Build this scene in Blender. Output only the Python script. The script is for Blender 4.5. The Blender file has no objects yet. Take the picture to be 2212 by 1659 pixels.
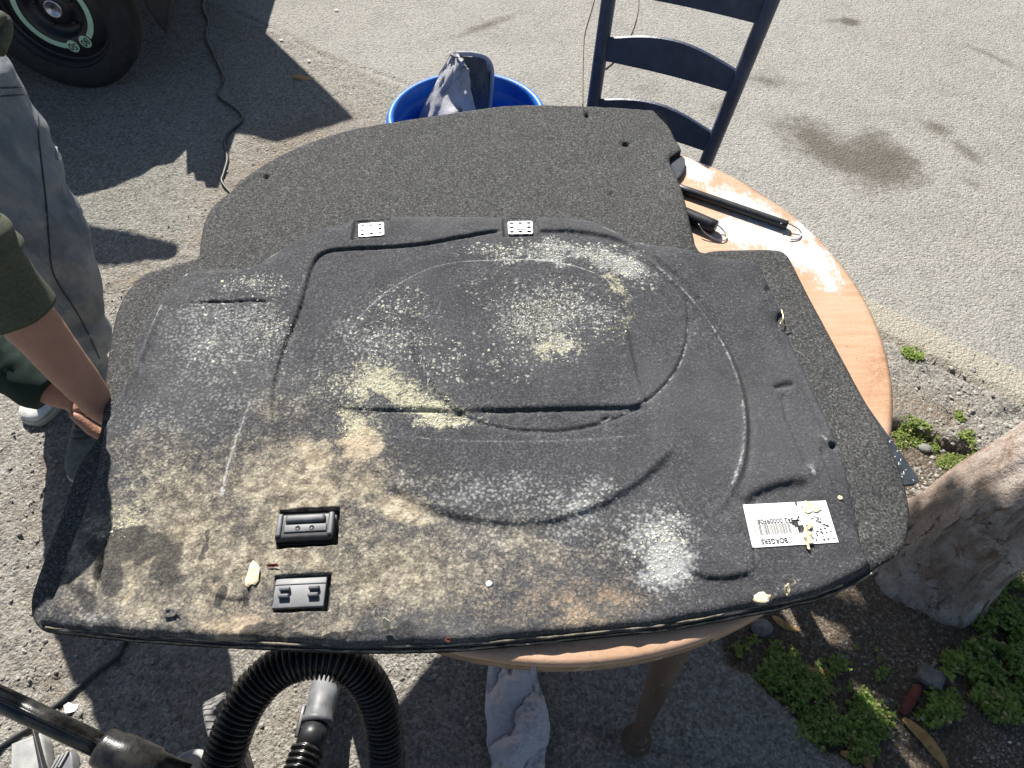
import bpy, bmesh, math, random
import numpy as np
from mathutils import Vector, Matrix, Quaternion
from mathutils.bvhtree import BVHTree

random.seed(7); rng = np.random.default_rng(7)
R = math.radians
scene = bpy.context.scene
COL = scene.collection

# ------------------------------------------------------------------ camera
CAM_H, PITCH, F = 1.6, R(53), 1534.0          # F: focal length for a 2212 px wide picture
cam_d = bpy.data.cameras.new('camera'); cam = bpy.data.objects.new('camera', cam_d)
COL.objects.link(cam); scene.camera = cam
cam.location = (0, 0, CAM_H); cam.rotation_euler = (R(90) - PITCH, 0, 0)
cam_d.sensor_width = 36; cam_d.lens = 36 * F / 2212; cam_d.clip_start = .02; cam_d.clip_end = 500
# ------------------------------------------------------------------ light
SUN_EL = R(42); SUN_AZ = Vector((-.345, .94, 0)).normalized()
w = bpy.data.worlds.new('World'); scene.world = w; w.use_nodes = True
wn = w.node_tree.nodes; wl = w.node_tree.links
sky = wn.new('ShaderNodeTexSky'); sky.sky_type = 'NISHITA'; sky.sun_disc = False
sky.sun_elevation = SUN_EL; sky.sun_rotation = math.atan2(SUN_AZ.x, SUN_AZ.y)
bg = wn['Background']; bg.inputs['Strength'].default_value = .05
wl.new(sky.outputs['Color'], bg.inputs['Color'])
sd = bpy.data.lights.new('sun', 'SUN'); sd.energy = 5.0; sd.angle = R(.53); sd.color = (1, .955, .88)
sun = bpy.data.objects.new('sun', sd); COL.objects.link(sun); sun.location = (-3, 8, 8)
sdir = Vector((-SUN_AZ.x * math.cos(SUN_EL), -SUN_AZ.y * math.cos(SUN_EL), -math.sin(SUN_EL)))
sun.rotation_euler = sdir.to_track_quat('-Z', 'Y').to_euler()
vs = scene.view_settings; vs.view_transform = 'Standard'; vs.look = 'None'; vs.gamma = 1; vs.exposure = .95
vs.use_curve_mapping = False

# ------------------------------------------------------------------ pixel helpers
SP, CP = math.sin(PITCH), math.cos(PITCH)
def ray(px, py):
    x = (px - 1106) / F; y = -(py - 829.5) / F
    return Vector((x, CP + y * SP, -SP + y * CP))
def P(px, py, z=0.):
    d = ray(px, py); return Vector((0, 0, CAM_H)) + d * ((CAM_H - z) / -d.z)
def PA(pts, z): return np.array([P(a, b, z)[:2] for a, b in pts])

# ------------------------------------------------------------------ noise in numpy
_tab = rng.random((256, 256))
def vnoise(x, y, s=0):
    x = x + s * 17.31; y = y + s * 9.77
    xi = np.floor(x).astype(int); yi = np.floor(y).astype(int); fx = x - xi; fy = y - yi
    fx = fx * fx * (3 - 2 * fx); fy = fy * fy * (3 - 2 * fy)
    g = lambda a, b: _tab[a % 256, b % 256]
    return (g(xi, yi) * (1 - fx) + g(xi + 1, yi) * fx) * (1 - fy) + (g(xi, yi + 1) * (1 - fx) + g(xi + 1, yi + 1) * fx) * fy
def fbm(x, y, sc, o=4, s=0, g=.5):
    r = 0; a = 1; t = 0
    for i in range(o):
        r = r + a * vnoise(x * sc, y * sc, s + i * 3); t += a; a *= g; sc *= 2.03
    return r / t
def worley(x, y, sc, s=0):
    x = x * sc; y = y * sc; xi = np.floor(x).astype(int); yi = np.floor(y).astype(int)
    d1 = np.full(x.shape, 9.); d2 = np.full(x.shape, 9.); cid = np.zeros(x.shape)
    for i in (-1, 0, 1):
        for j in (-1, 0, 1):
            cx = xi + i; cy = yi + j
            jx = _tab[(cx + s * 13) % 256, cy % 256]; jy = _tab[cy % 256, (cx + 91 + s * 7) % 256]
            d = np.hypot(cx + jx - x, cy + jy - y)
            m = d < d1; d2 = np.where(m, d1, np.minimum(d2, d)); cid = np.where(m, _tab[(cx + 57) % 256, (cy + 33) % 256], cid); d1 = np.where(m, d, d1)
    return d1, d2, cid
def sstep(a, b, x):
    t = np.clip((x - a) / (b - a), 0, 1); return t * t * (3 - 2 * t)

# ------------------------------------------------------------------ polygons
def smooth(pts, n=5, closed=False):
    p = np.array(pts, float); N = len(p); out = []
    rngi = range(N if closed else N - 1)
    for i in rngi:
        if closed: a, b, c, d = p[(i - 1) % N], p[i], p[(i + 1) % N], p[(i + 2) % N]
        else: a, b, c, d = p[max(i - 1, 0)], p[i], p[i + 1], p[min(i + 2, N - 1)]
        for k in range(n):
            t = k / n
            out.append(.5 * ((2 * b) + (c - a) * t + (2 * a - 5 * b + 4 * c - d) * t * t + (3 * b - a - 3 * c + d) * t ** 3))
    if not closed: out.append(p[-1])
    return np.array(out)
def inside(x, y, poly):
    r = np.zeros(x.shape, bool); n = len(poly)
    for i in range(n):
        (x1, y1), (x2, y2) = poly[i], poly[(i + 1) % n]
        if y1 == y2: continue
        c = ((y1 > y) != (y2 > y)) & (x < (x2 - x1) * (y - y1) / (y2 - y1) + x1)
        r ^= c
    return r
def dline(x, y, pts, closed=False):
    """distance, nearest point, signed side, parameter along the line"""
    n = len(pts); m = n if closed else n - 1
    best = np.full(x.shape, 1e9); bx = np.zeros(x.shape); by = np.zeros(x.shape); sg = np.zeros(x.shape); tt = np.zeros(x.shape)
    seg = np.hypot(*(np.roll(pts, -1, 0) - pts).T)[:m]; cum = np.concatenate([[0], np.cumsum(seg)]); L = cum[-1]
    for i in range(m):
        ax, ay = pts[i]; cx, cy = pts[(i + 1) % n]; dx, dy = cx - ax, cy - ay; l2 = dx * dx + dy * dy + 1e-14
        t = np.clip(((x - ax) * dx + (y - ay) * dy) / l2, 0, 1); qx = ax + t * dx; qy = ay + t * dy
        d = np.hypot(x - qx, y - qy); k = d < best
        best[k] = d[k]; bx[k] = qx[k]; by[k] = qy[k]; sg[k] = np.sign(dx * (y - ay) - dy * (x - ax))[k]; tt[k] = ((cum[i] + t * seg[i]) / L)[k]
    return best, bx, by, sg, tt

# ------------------------------------------------------------------ objects
def tag(o, label=None, cat=None, group=None, kind=None):
    if label: o['label'] = label
    if cat: o['category'] = cat
    if group: o['group'] = group
    if kind: o['kind'] = kind
    return o
def empty(name, loc=(0, 0, 0)):
    o = bpy.data.objects.new(name, None); COL.objects.link(o); o.location = loc; o.empty_display_size = .05; return o
def link(name, me, mat=None, parent=None, smooth_=True):
    o = bpy.data.objects.new(name, me); COL.objects.link(o)
    if mat: me.materials.append(mat)
    if smooth_ is not None and len(me.polygons): me.polygons.foreach_set('use_smooth', [smooth_] * len(me.polygons))
    if parent:
        o.parent = parent
        def world(b):
            L = Matrix.LocRotScale(b.location, b.rotation_euler, b.scale)
            return world(b.parent) @ b.matrix_parent_inverse @ L if b.parent else L
        o.matrix_parent_inverse = world(parent).inverted()
    return o
def mesh(name, v, f, mat=None, parent=None, smooth_=True):
    me = bpy.data.meshes.new(name); me.from_pydata([tuple(a) for a in v], [], [tuple(a) for a in f]); me.update()
    return link(name, me, mat, parent, smooth_)
def npmesh(name, V, Q, mat=None, parent=None, smooth_=True):
    """vertices (n,3) and quads (m,4) or triangles (m,3) from numpy"""
    me = bpy.data.meshes.new(name); V = np.asarray(V, np.float32); Q = np.asarray(Q, np.int32); k = Q.shape[1]
    me.vertices.add(len(V)); me.vertices.foreach_set('co', V.ravel())
    me.loops.add(Q.size); me.loops.foreach_set('vertex_index', Q.ravel())
    me.polygons.add(len(Q)); me.polygons.foreach_set('loop_start', np.arange(0, Q.size, k, dtype=np.int32))
    me.update(calc_edges=True); me.validate()
    return link(name, me, mat, parent, smooth_)
def attr(o, name, arr):
    arr = np.asarray(arr, np.float32)
    if arr.ndim == 1:
        a = o.data.attributes.new(name, 'FLOAT', 'POINT'); a.data.foreach_set('value', arr)
    else:
        a = o.data.attributes.new(name, 'FLOAT_COLOR', 'POINT'); a.data.foreach_set('color', arr.ravel())
def frames(pts):
    pts = [Vector(p) for p in pts]; T = []
    for i in range(len(pts)):
        a = pts[max(i - 1, 0)]; b = pts[min(i + 1, len(pts) - 1)]; T.append((b - a).normalized())
    up = Vector((0, 0, 1)) if abs(T[0].z) < .9 else Vector((1, 0, 0))
    n = (up - T[0] * up.dot(T[0])).normalized(); out = []
    for i, t in enumerate(T):
        n = (n - t * n.dot(t)).normalized(); out.append((pts[i], t, n, t.cross(n)))
    return out
def tube_geo(pts, r, seg=12, cap=True, sx=1., sy=1.):
    fr = frames(pts); V = []; Fc = []
    rr = r if hasattr(r, '__len__') else [r] * len(pts)
    for (p, t, n, b), q in zip(fr, rr):
        for k in range(seg):
            a = 2 * math.pi * k / seg; V.append(p + n * (math.cos(a) * q * sx) + b * (math.sin(a) * q * sy))
    for i in range(len(pts) - 1):
        for k in range(seg):
            k2 = (k + 1) % seg; Fc.append((i * seg + k, i * seg + k2, (i + 1) * seg + k2, (i + 1) * seg + k))
    if cap:
        Fc.append(tuple(range(seg - 1, -1, -1))); m = (len(pts) - 1) * seg; Fc.append(tuple(m + k for k in range(seg)))
    return V, Fc
def tube(name, pts, r, mat, parent=None, seg=12, cap=True, **k):
    V, Fc = tube_geo(pts, r, seg, cap, **k); return mesh(name, V, Fc, mat, parent)
def curve3(pts, n=8): return [Vector(p) for p in smooth(pts, n)]
def box(name, c, s, mat, parent=None, M=None, bev=0., seg=2):
    bm = bmesh.new(); bmesh.ops.create_cube(bm, size=1)
    for v in bm.verts: v.co = Vector((v.co.x * s[0], v.co.y * s[1], v.co.z * s[2]))
    if bev: bmesh.ops.bevel(bm, geom=bm.edges[:], offset=bev, segments=seg, affect='EDGES', profile=.6)
    for v in bm.verts: v.co = v.co + Vector(c)
    if M is not None: bmesh.ops.transform(bm, matrix=M, verts=bm.verts)
    me = bpy.data.meshes.new(name); bm.to_mesh(me); bm.free(); return link(name, me, mat, parent, bool(bev) and seg > 1)
def prism(name, poly, z0, z1, mat, parent=None, M=None, bev=0., smooth_=False):
    bm = bmesh.new(); vs_ = [bm.verts.new((a, b, z0)) for a, b in poly]; f = bm.faces.new(vs_)
    if f.normal.z > 0: pass
    r = bmesh.ops.extrude_face_region(bm, geom=[f])
    for v in r['geom']:
        if isinstance(v, bmesh.types.BMVert): v.co.z = z1
    bmesh.ops.recalc_face_normals(bm, faces=bm.faces)
    if bev: bmesh.ops.bevel(bm, geom=[e for e in bm.edges if abs(e.verts[0].co.z - e.verts[1].co.z) < 1e-6], offset=bev, segments=2, affect='EDGES', profile=.6)
    if M is not None: bmesh.ops.transform(bm, matrix=M, verts=bm.verts)
    me = bpy.data.meshes.new(name); bm.to_mesh(me); bm.free(); return link(name, me, mat, parent, smooth_)
def lathe(name, prof, mat, parent=None, seg=32, M=None, cap=True):
    V = []; Fc = []
    for r, z in prof:
        for k in range(seg):
            a = 2 * math.pi * k / seg; V.append(Vector((r * math.cos(a), r * math.sin(a), z)))
    for i in range(len(prof) - 1):
        for k in range(seg):
            k2 = (k + 1) % seg; Fc.append((i * seg + k, i * seg + k2, (i + 1) * seg + k2, (i + 1) * seg + k))
    if cap:
        if prof[0][0] > 1e-6: Fc.append(tuple(range(seg - 1, -1, -1)))
        m = (len(prof) - 1) * seg
        if prof[-1][0] > 1e-6: Fc.append(tuple(m + k for k in range(seg)))
    if M is not None: V = [M @ v for v in V]
    return mesh(name, V, Fc, mat, parent)

# ------------------------------------------------------------------ materials
class NT:
    def __init__(s, name):
        s.m = bpy.data.materials.new(name); s.m.use_nodes = True; s.t = s.m.node_tree; s.b = s.t.nodes['Principled BSDF']
        s.co = s.t.nodes.new('ShaderNodeTexCoord').outputs['Object']; s.b.inputs['Roughness'].default_value = .8
    def n(s, t): return s.t.nodes.new('ShaderNode' + t)
    def set(s, sock, v):
        if isinstance(v, bpy.types.NodeSocket): s.t.links.new(v, sock)
        elif isinstance(v, (tuple, list)) and len(v) == 3 and len(getattr(sock, 'default_value', [0] * 3)) == 4: sock.default_value = (*v, 1)
        else: sock.default_value = v
    def noise(s, sc, d=3, r=.6, co=None, dist=0.):
        q = s.n('TexNoise'); q.inputs['Scale'].default_value = sc; q.inputs['Detail'].default_value = d; q.inputs['Roughness'].default_value = r
        q.inputs['Distortion'].default_value = dist; s.set(q.inputs['Vector'], co or s.co); return q.outputs['Fac']
    def voro(s, sc, co=None, out='Distance', feat='F1', rnd=1.):
        q = s.n('TexVoronoi'); q.feature = feat; q.inputs['Scale'].default_value = sc; q.inputs['Randomness'].default_value = rnd; s.set(q.inputs['Vector'], co or s.co); return q.outputs[out]
    def wave(s, sc, dist=0., co=None, dir_='X'):
        q = s.n('TexWave'); q.bands_direction = dir_; q.inputs['Scale'].default_value = sc; q.inputs['Distortion'].default_value = dist; s.set(q.inputs['Vector'], co or s.co); return q.outputs['Fac']
    def math(s, op, a, b=0., clamp=False):
        q = s.n('Math'); q.operation = op; q.use_clamp = clamp; s.set(q.inputs[0], a); s.set(q.inputs[1], b); return q.outputs[0]
    def mul(s, a, b): return s.math('MULTIPLY', a, b)
    def add(s, a, b, c=False): return s.math('ADD', a, b, c)
    def step(s, v, a, b):
        q = s.n('MapRange'); q.interpolation_type = 'SMOOTHSTEP'; s.set(q.inputs['Value'], v); s.set(q.inputs['From Min'], a); s.set(q.inputs['From Max'], b); return q.outputs['Result']
    def mix(s, f, a, b, mode='MIX'):
        q = s.n('Mix'); q.data_type = 'RGBA'; q.blend_type = mode; s.set(q.inputs[0], f); s.set(q.inputs[6], a); s.set(q.inputs[7], b); return q.outputs[2]
    def ramp(s, v, st):
        q = s.n('ValToRGB'); e = q.color_ramp.elements; s.set(q.inputs[0], v)
        while len(e) < len(st): e.new(.5)
        for k, (p, c) in zip(e, st):
            k.position = p; k.color = (c, c, c, 1) if not hasattr(c, '__len__') else (*c, 1)
        return q.outputs[0]
    def attr(s, name, out='Fac'):
        q = s.n('Attribute'); q.attribute_name = name; return q.outputs[out]
    def rgb(s, c):
        q = s.n('SeparateColor'); s.set(q.inputs[0], c); return q.outputs[0], q.outputs[1], q.outputs[2]
    def scale(s, v):
        q = s.n('Mapping'); q.inputs['Scale'].default_value = v; s.set(q.inputs['Vector'], s.co); return q.outputs[0]
    def warp(s, sc, amt, co=None):
        q = s.n('TexNoise'); q.inputs['Scale'].default_value = sc; q.inputs['Detail'].default_value = 2; s.set(q.inputs['Vector'], co or s.co)
        a = s.n('VectorMath'); a.operation = 'SUBTRACT'; s.set(a.inputs[0], q.outputs['Color']); a.inputs[1].default_value = (.5, .5, .5)
        b = s.n('VectorMath'); b.operation = 'SCALE'; s.set(b.inputs[0], a.outputs[0]); b.inputs['Scale'].default_value = amt
        c = s.n('VectorMath'); c.operation = 'ADD'; s.set(c.inputs[0], co or s.co); s.set(c.inputs[1], b.outputs[0]); return c.outputs[0]
    def bump(s, h, dist, st=1.):
        q = s.n('Bump'); q.inputs['Strength'].default_value = st; q.inputs['Distance'].default_value = dist; s.set(q.inputs['Height'], h)
        s.t.links.new(q.outputs[0], s.b.inputs['Normal'])
    def out(s, col=None, rough=None, metal=None, spec=None):
        if col is not None: s.set(s.b.inputs['Base Color'], col)
        if rough is not None: s.set(s.b.inputs['Roughness'], rough)
        if metal is not None: s.b.inputs['Metallic'].default_value = metal
        if spec is not None: s.b.inputs['Specular IOR Level'].default_value = spec
        return s.m
def simple(name, a, b, sc=30., rough=.6, bsc=200., bd=.0005, metal=0., spec=.5, rv=.1):
    t = NT(name); nz = t.noise(sc, 5, .65); t.bump(t.noise(bsc, 3), bd)
    return t.out(t.mix(t.step(nz, .3, .7), a, b), t.add(t.mul(t.noise(sc * 2, 3), rv * 2), rough - rv), metal, spec)

M = {}
M['black_plastic'] = simple('black plastic', (.014, .014, .016), (.026, .026, .03), 60, .42, 900, .0001)
M['grey_plastic'] = simple('grey plastic', (.09, .095, .105), (.15, .155, .165), 50, .5, 900, .0001)
M['pale_plastic'] = simple('dusty pale plastic', (.24, .24, .24), (.36, .36, .35), 40, .6, 700, .0002)
M['hose'] = simple('hose rubber', (.006, .006, .007), (.03, .029, .028), 45, .28, 300, .0002, rv=.14)
M['rubber'] = simple('tyre rubber', (.012, .012, .013), (.028, .028, .028), 40, .75, 300, .0006)
M['wheel_rubber'] = simple('dusty wheel rubber', (.1, .1, .1), (.2, .195, .185), 60, .8, 300, .0004)
M['rim'] = simple('black wheel rim', (.012, .012, .016), (.022, .022, .028), 30, .4)
M['mint'] = simple('mint sticker', (.46, .68, .47), (.54, .76, .54), 25, .6)
M['print'] = simple('black print', (.012, .012, .012), (.03, .03, .03), 100, .7)
M['zinc'] = simple('zinc plate', (.62, .66, .7), (.75, .78, .8), 60, .42, 800, .00005, .35)
M['steel'] = simple('steel wire', (.5, .5, .52), (.65, .65, .67), 100, .3, 900, .00005, .9)
def scuffed(name, a, b, sc_col, sc, rough, amt):
    t = NT(name); n = t.noise(sc, 5, .65); sx = t.noise(70, 6, .8, co=t.scale((1, 1, .25)), dist=1.2); sy = t.noise(160, 4, .8)
    c = t.mix(t.step(n, .3, .7), a, b); c = t.mix(t.mul(t.step(sx, .6, .7), amt), c, sc_col); c = t.mix(t.mul(t.step(sy, .68, .73), amt), c, sc_col); c = t.mix(t.mul(t.step(t.noise(9, 5, .7), .5, .75), amt * .5), c, sc_col)
    t.bump(t.add(sx, sy), .0006); return t.out(c, t.add(rough - .08, t.mul(t.noise(40, 4), .25)))
M['navy_plain'] = simple('navy painted wood', (.026, .04, .08), (.045, .065, .12), 25, .34, 120, .0004)
M['navy'] = scuffed('navy painted wood worn', (.026, .04, .08), (.045, .065, .12), (.2, .21, .23), 25, .34, .35)
M['blue'] = scuffed('blue drum plastic worn', (.008, .12, .5), (.012, .16, .6), (.2, .34, .62), 18, .38, .35)
M['blue_plain'] = simple('blue drum plastic', (.008, .12, .5), (.012, .16, .6), 18, .35, 150, .0003)
M['paint_car'] = simple('dark car paint', (.01, .011, .014), (.014, .015, .02), 5, .25)
def m_glass():
    t = NT('car glass'); tr = t.n('BsdfTransparent'); tr.inputs[0].default_value = (.96, .97, .965, 1); mx = t.n('MixShader'); mx.inputs[0].default_value = .04
    o = t.t.nodes['Material Output']; t.t.links.new(tr.outputs[0], mx.inputs[1]); t.t.links.new(t.b.outputs[0], mx.inputs[2]); t.t.links.new(mx.outputs[0], o.inputs[0])
    return t.out(t.mix(t.noise(5), (.01, .012, .014), (.014, .016, .018)), .06)
M['glass'] = m_glass()
M['tail_red'] = simple('tail lamp red', (.3, .008, .01), (.36, .01, .012), 20, .2)
M['brass'] = simple('brass rivet', (.55, .42, .22), (.65, .52, .3), 200, .35, 900, .00005, .8)
M['stone'] = simple('grey stone', (.12, .115, .11), (.24, .23, .215), 60, .9, 200, .002)
M['leaf_dry'] = simple('dry leaf', (.3, .16, .045), (.5, .31, .12), 70, .6, 300, .0008)
M['red_bark'] = simple('red bark', (.1, .022, .018), (.2, .05, .035), 60, .8, 200, .002)
M['cord'] = simple('black cable', (.02, .02, .022), (.05, .05, .052), 40, .5, 500, .0003)
M['cord_tan'] = simple('brown wire', (.12, .1, .07), (.2, .17, .12), 50, .6)
M['board'] = simple('blue grey board', (.02, .026, .036), (.04, .048, .06), 40, .45, 300, .0002)
M['cream'] = simple('cream torn paper', (.62, .5, .3), (.78, .7, .52), 120, .9, 500, .0008)
M['litter'] = simple('pale litter', (.6, .62, .64), (.72, .72, .72), 100, .7)
M['olive'] = simple('olive knit', (.05, .058, .038), (.09, .1, .068), 300, .95, 900, .0012)
M['dark_green'] = simple('dark green knit', (.006, .016, .012), (.014, .032, .025), 300, .95, 800, .001)
M['red_cloth'] = simple('red cloth', (.22, .01, .015), (.3, .02, .025), 200, .9, 700, .001)
M['white_strap'] = simple('white strap', (.6, .6, .58), (.75, .74, .72), 100, .8)
M['gravel'] = simple('gravel stones', (.17, .16, .14), (.4, .38, .34), 40, .9, 200, .001)
M['bark_flake'] = simple('bark flake', (.13, .1, .08), (.28, .23, .19), 40, .9, 150, .002)
M['backing'] = simple('grubby backing board', (.05, .043, .035), (.3, .265, .2), 60, .9, 200, .001)
M['mould'] = simple('pale mould', (.5, .49, .4), (.66, .65, .58), 60, .95)
M['straw'] = simple('dry straw', (.3, .23, .11), (.45, .36, .2), 60, .8)
M['seam'] = simple('dark stitch', (.03, .03, .032), (.06, .06, .06), 200, .9)

def m_skin():
    t = NT('skin'); n1 = t.noise(18, 5, .6); t.bump(t.add(t.noise(260, 4), t.mul(t.noise(45, 3), 1.5)), .0014)
    t.b.inputs['Subsurface Weight'].default_value = .12; t.b.inputs['Subsurface Radius'].default_value = (.008, .003, .0015)
    c = t.mix(n1, (.28, .135, .09), (.46, .25, .175)); c = t.mix(t.mul(t.step(t.noise(90, 4), .55, .75), .35), c, (.5, .24, .18)); c = t.mix(t.mul(t.step(t.noise(300, 2), .66, .72), .5), c, (.2, .085, .05)); return t.out(c, .5)
M['skin'] = m_skin()
def m_denim():
    t = NT('denim'); big = t.add(t.mul(t.noise(9, 4, .6), .5), t.mul(t.noise(22, 5, .7, co=t.scale((1.5, 1.5, .4)), dist=.6), .5)); fine = t.noise(900, 2, .7)
    c = t.mix(t.step(big, .35, .68), (.15, .17, .195), (.36, .375, .375))
    c = t.mix(t.mul(t.step(t.noise(30, 3), .55, .75), .5), c, (.44, .44, .4)); c = t.mix(t.mul(fine, .4), c, (.17, .19, .22))
    c = t.mix(t.mul(t.step(t.noise(4, 3), .5, .7), .6), c, (.17, .165, .14))
    t.bump(t.add(t.mul(fine, .4), t.noise(60, 3)), .002); return t.out(c, .95, spec=.2)
M['denim'] = m_denim()
def m_shoe():
    t = NT('white leather'); t.bump(t.noise(120, 4), .0006)
    return t.out(t.mix(t.step(t.noise(35, 5), .45, .75), (.78, .77, .73), (.5, .48, .42)), .55)
M['shoe'] = m_shoe()
M['sole'] = simple('cream sole', (.45, .4, .3), (.6, .56, .46), 60, .8)
M['shaded_shoe'] = simple('grey suede', (.12, .12, .105), (.2, .195, .17), 80, .95, 500, .0006)  # darker copy of the white shoe: its shade put into the colour
def m_terry(name, a, b, dirt, amt):
    t = NT(name); v = t.voro(420); v2 = t.noise(650, 3, .7); h = t.add(t.mul(v, .7), v2)
    c = t.mix(t.step(h, .45, 1.0), a, b); c = t.mix(t.mul(t.step(t.noise(14, 4), .46, .68), amt), c, dirt)
    t.bump(h, .004); return t.out(c, 1., spec=.1)
M['terry'] = m_terry('lavender white terry', (.95, .95, .97), (.88, .88, .93), (.6, .53, .45), .4)
M['plush'] = m_terry('grey plush', (.85, .85, .9), (.62, .62, .66), (.5, .5, .52), .4)
def m_meshcloth():
    t = NT('charcoal mesh lining'); v = t.voro(420, rnd=.2); t.bump(v, .002); return t.out(t.mix(t.step(v, .3, .7), (.16, .165, .175), (.07, .072, .078)), .9)
M['lining'] = m_meshcloth()

def m_ground():
    t = NT('ground'); road, dirt, wet = t.rgb(t.attr('zone', 'Color')); fade, ochre, conc = t.rgb(t.attr('zone2', 'Color'))
    f1 = t.noise(420, 3, .75); f2 = t.noise(130, 4, .7); f3 = t.noise(5, 5, .65); v = t.voro(190); vc = t.voro(190, out='Color'); vg, _, _ = t.rgb(vc)
    f4 = t.noise(24, 4, .7); f5 = t.noise(1.3, 5, .6)
    # worn asphalt: light binder-less stones in a darker matrix
    g = t.mix(t.step(f2, .3, .75), (.185, .172, .15), (.37, .35, .31))
    g = t.mix(t.mul(t.step(vg, .6, .95), .6), g, (.52, .5, .455))
    g = t.mix(t.step(t.add(f1, t.mul(v, .25)), .36, .25), g, (.045, .04, .037))
    g = t.mix(t.mul(t.step(t.noise(38, 5, .7), .56, .74), .5), g, (.2, .135, .075))
    g = t.mix(t.mul(t.step(f4, .5, .3), .45), g, (.1, .095, .088))
    g = t.mix(t.mul(t.step(f5, .45, .7), .35), g, (.34, .315, .27))
    # smoother grey road
    rd = t.mix(t.step(f2, .3, .7), (.285, .27, .243), (.395, .378, .345))
    rd = t.mix(t.mul(t.step(vg, .72, 1.), .55), rd, (.5, .49, .46)); rd = t.mix(t.step(t.add(f1, t.mul(v, .2)), .34, .22), rd, (.06, .056, .05))
    rd = t.mix(t.mul(t.step(f3, .42, .7), .35), rd, (.2, .195, .18)); rd = t.mix(t.mul(t.step(f5, .42, .66), .3), rd, (.42, .41, .38))
    v8 = t.voro(125); v8r, v8g, _ = t.rgb(t.voro(125, out='Color')); pit = t.noise(85, 3, .8)
    rd = t.mix(t.mul(t.step(v8r, .55, .95), .4), rd, (.47, .46, .43)); rd = t.mix(t.mul(t.step(v8g, .7, .95), .45), rd, (.15, .145, .133)); rd = t.mix(t.mul(t.step(pit, .38, .28), .8), rd, (.08, .075, .068))
    g = t.mix(t.mul(t.step(v8r, .5, .95), .4), g, (.45, .43, .385)); g = t.mix(t.mul(t.step(v8g, .65, .95), .5), g, (.12, .11, .098)); g = t.mix(t.mul(t.step(pit, .42, .3), .85), g, (.05, .045, .04))
    c = t.mix(road, g, rd)
    cc = t.mix(t.step(f2, .3, .7), (.33, .3, .235), (.5, .465, .39)); cc = t.mix(t.step(f1, .36, .26), cc, (.1, .09, .07)); c = t.mix(conc, c, cc)
    d = t.mix(t.step(f2, .3, .75), (.085, .066, .048), (.2, .16, .115)); d = t.mix(t.mul(t.step(vg, .7, .95), .6), d, (.34, .3, .25)); d = t.mix(t.step(f1, .42, .3), d, (.04, .03, .022))
    c = t.mix(dirt, c, d)
    c = t.mix(t.mul(ochre, t.step(t.add(f2, t.mul(f4, .5)), .6, .95)), c, (.2, .125, .065))
    c = t.mix(t.mul(t.step(t.add(wet, t.add(t.mul(t.add(f4, -.5), .6), t.mul(t.add(f2, -.5), .7))), .12, .8), .78), c, (.085, .073, .053))
    h = t.add(t.mul(f1, .3), t.add(t.mul(f2, .7), t.add(t.mul(v, -.2), t.add(t.mul(pit, .9), t.mul(v8, -.35))))); t.bump(h, .009, 1.)
    return t.out(c, .92, spec=.25)
M['ground'] = m_ground()

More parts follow.
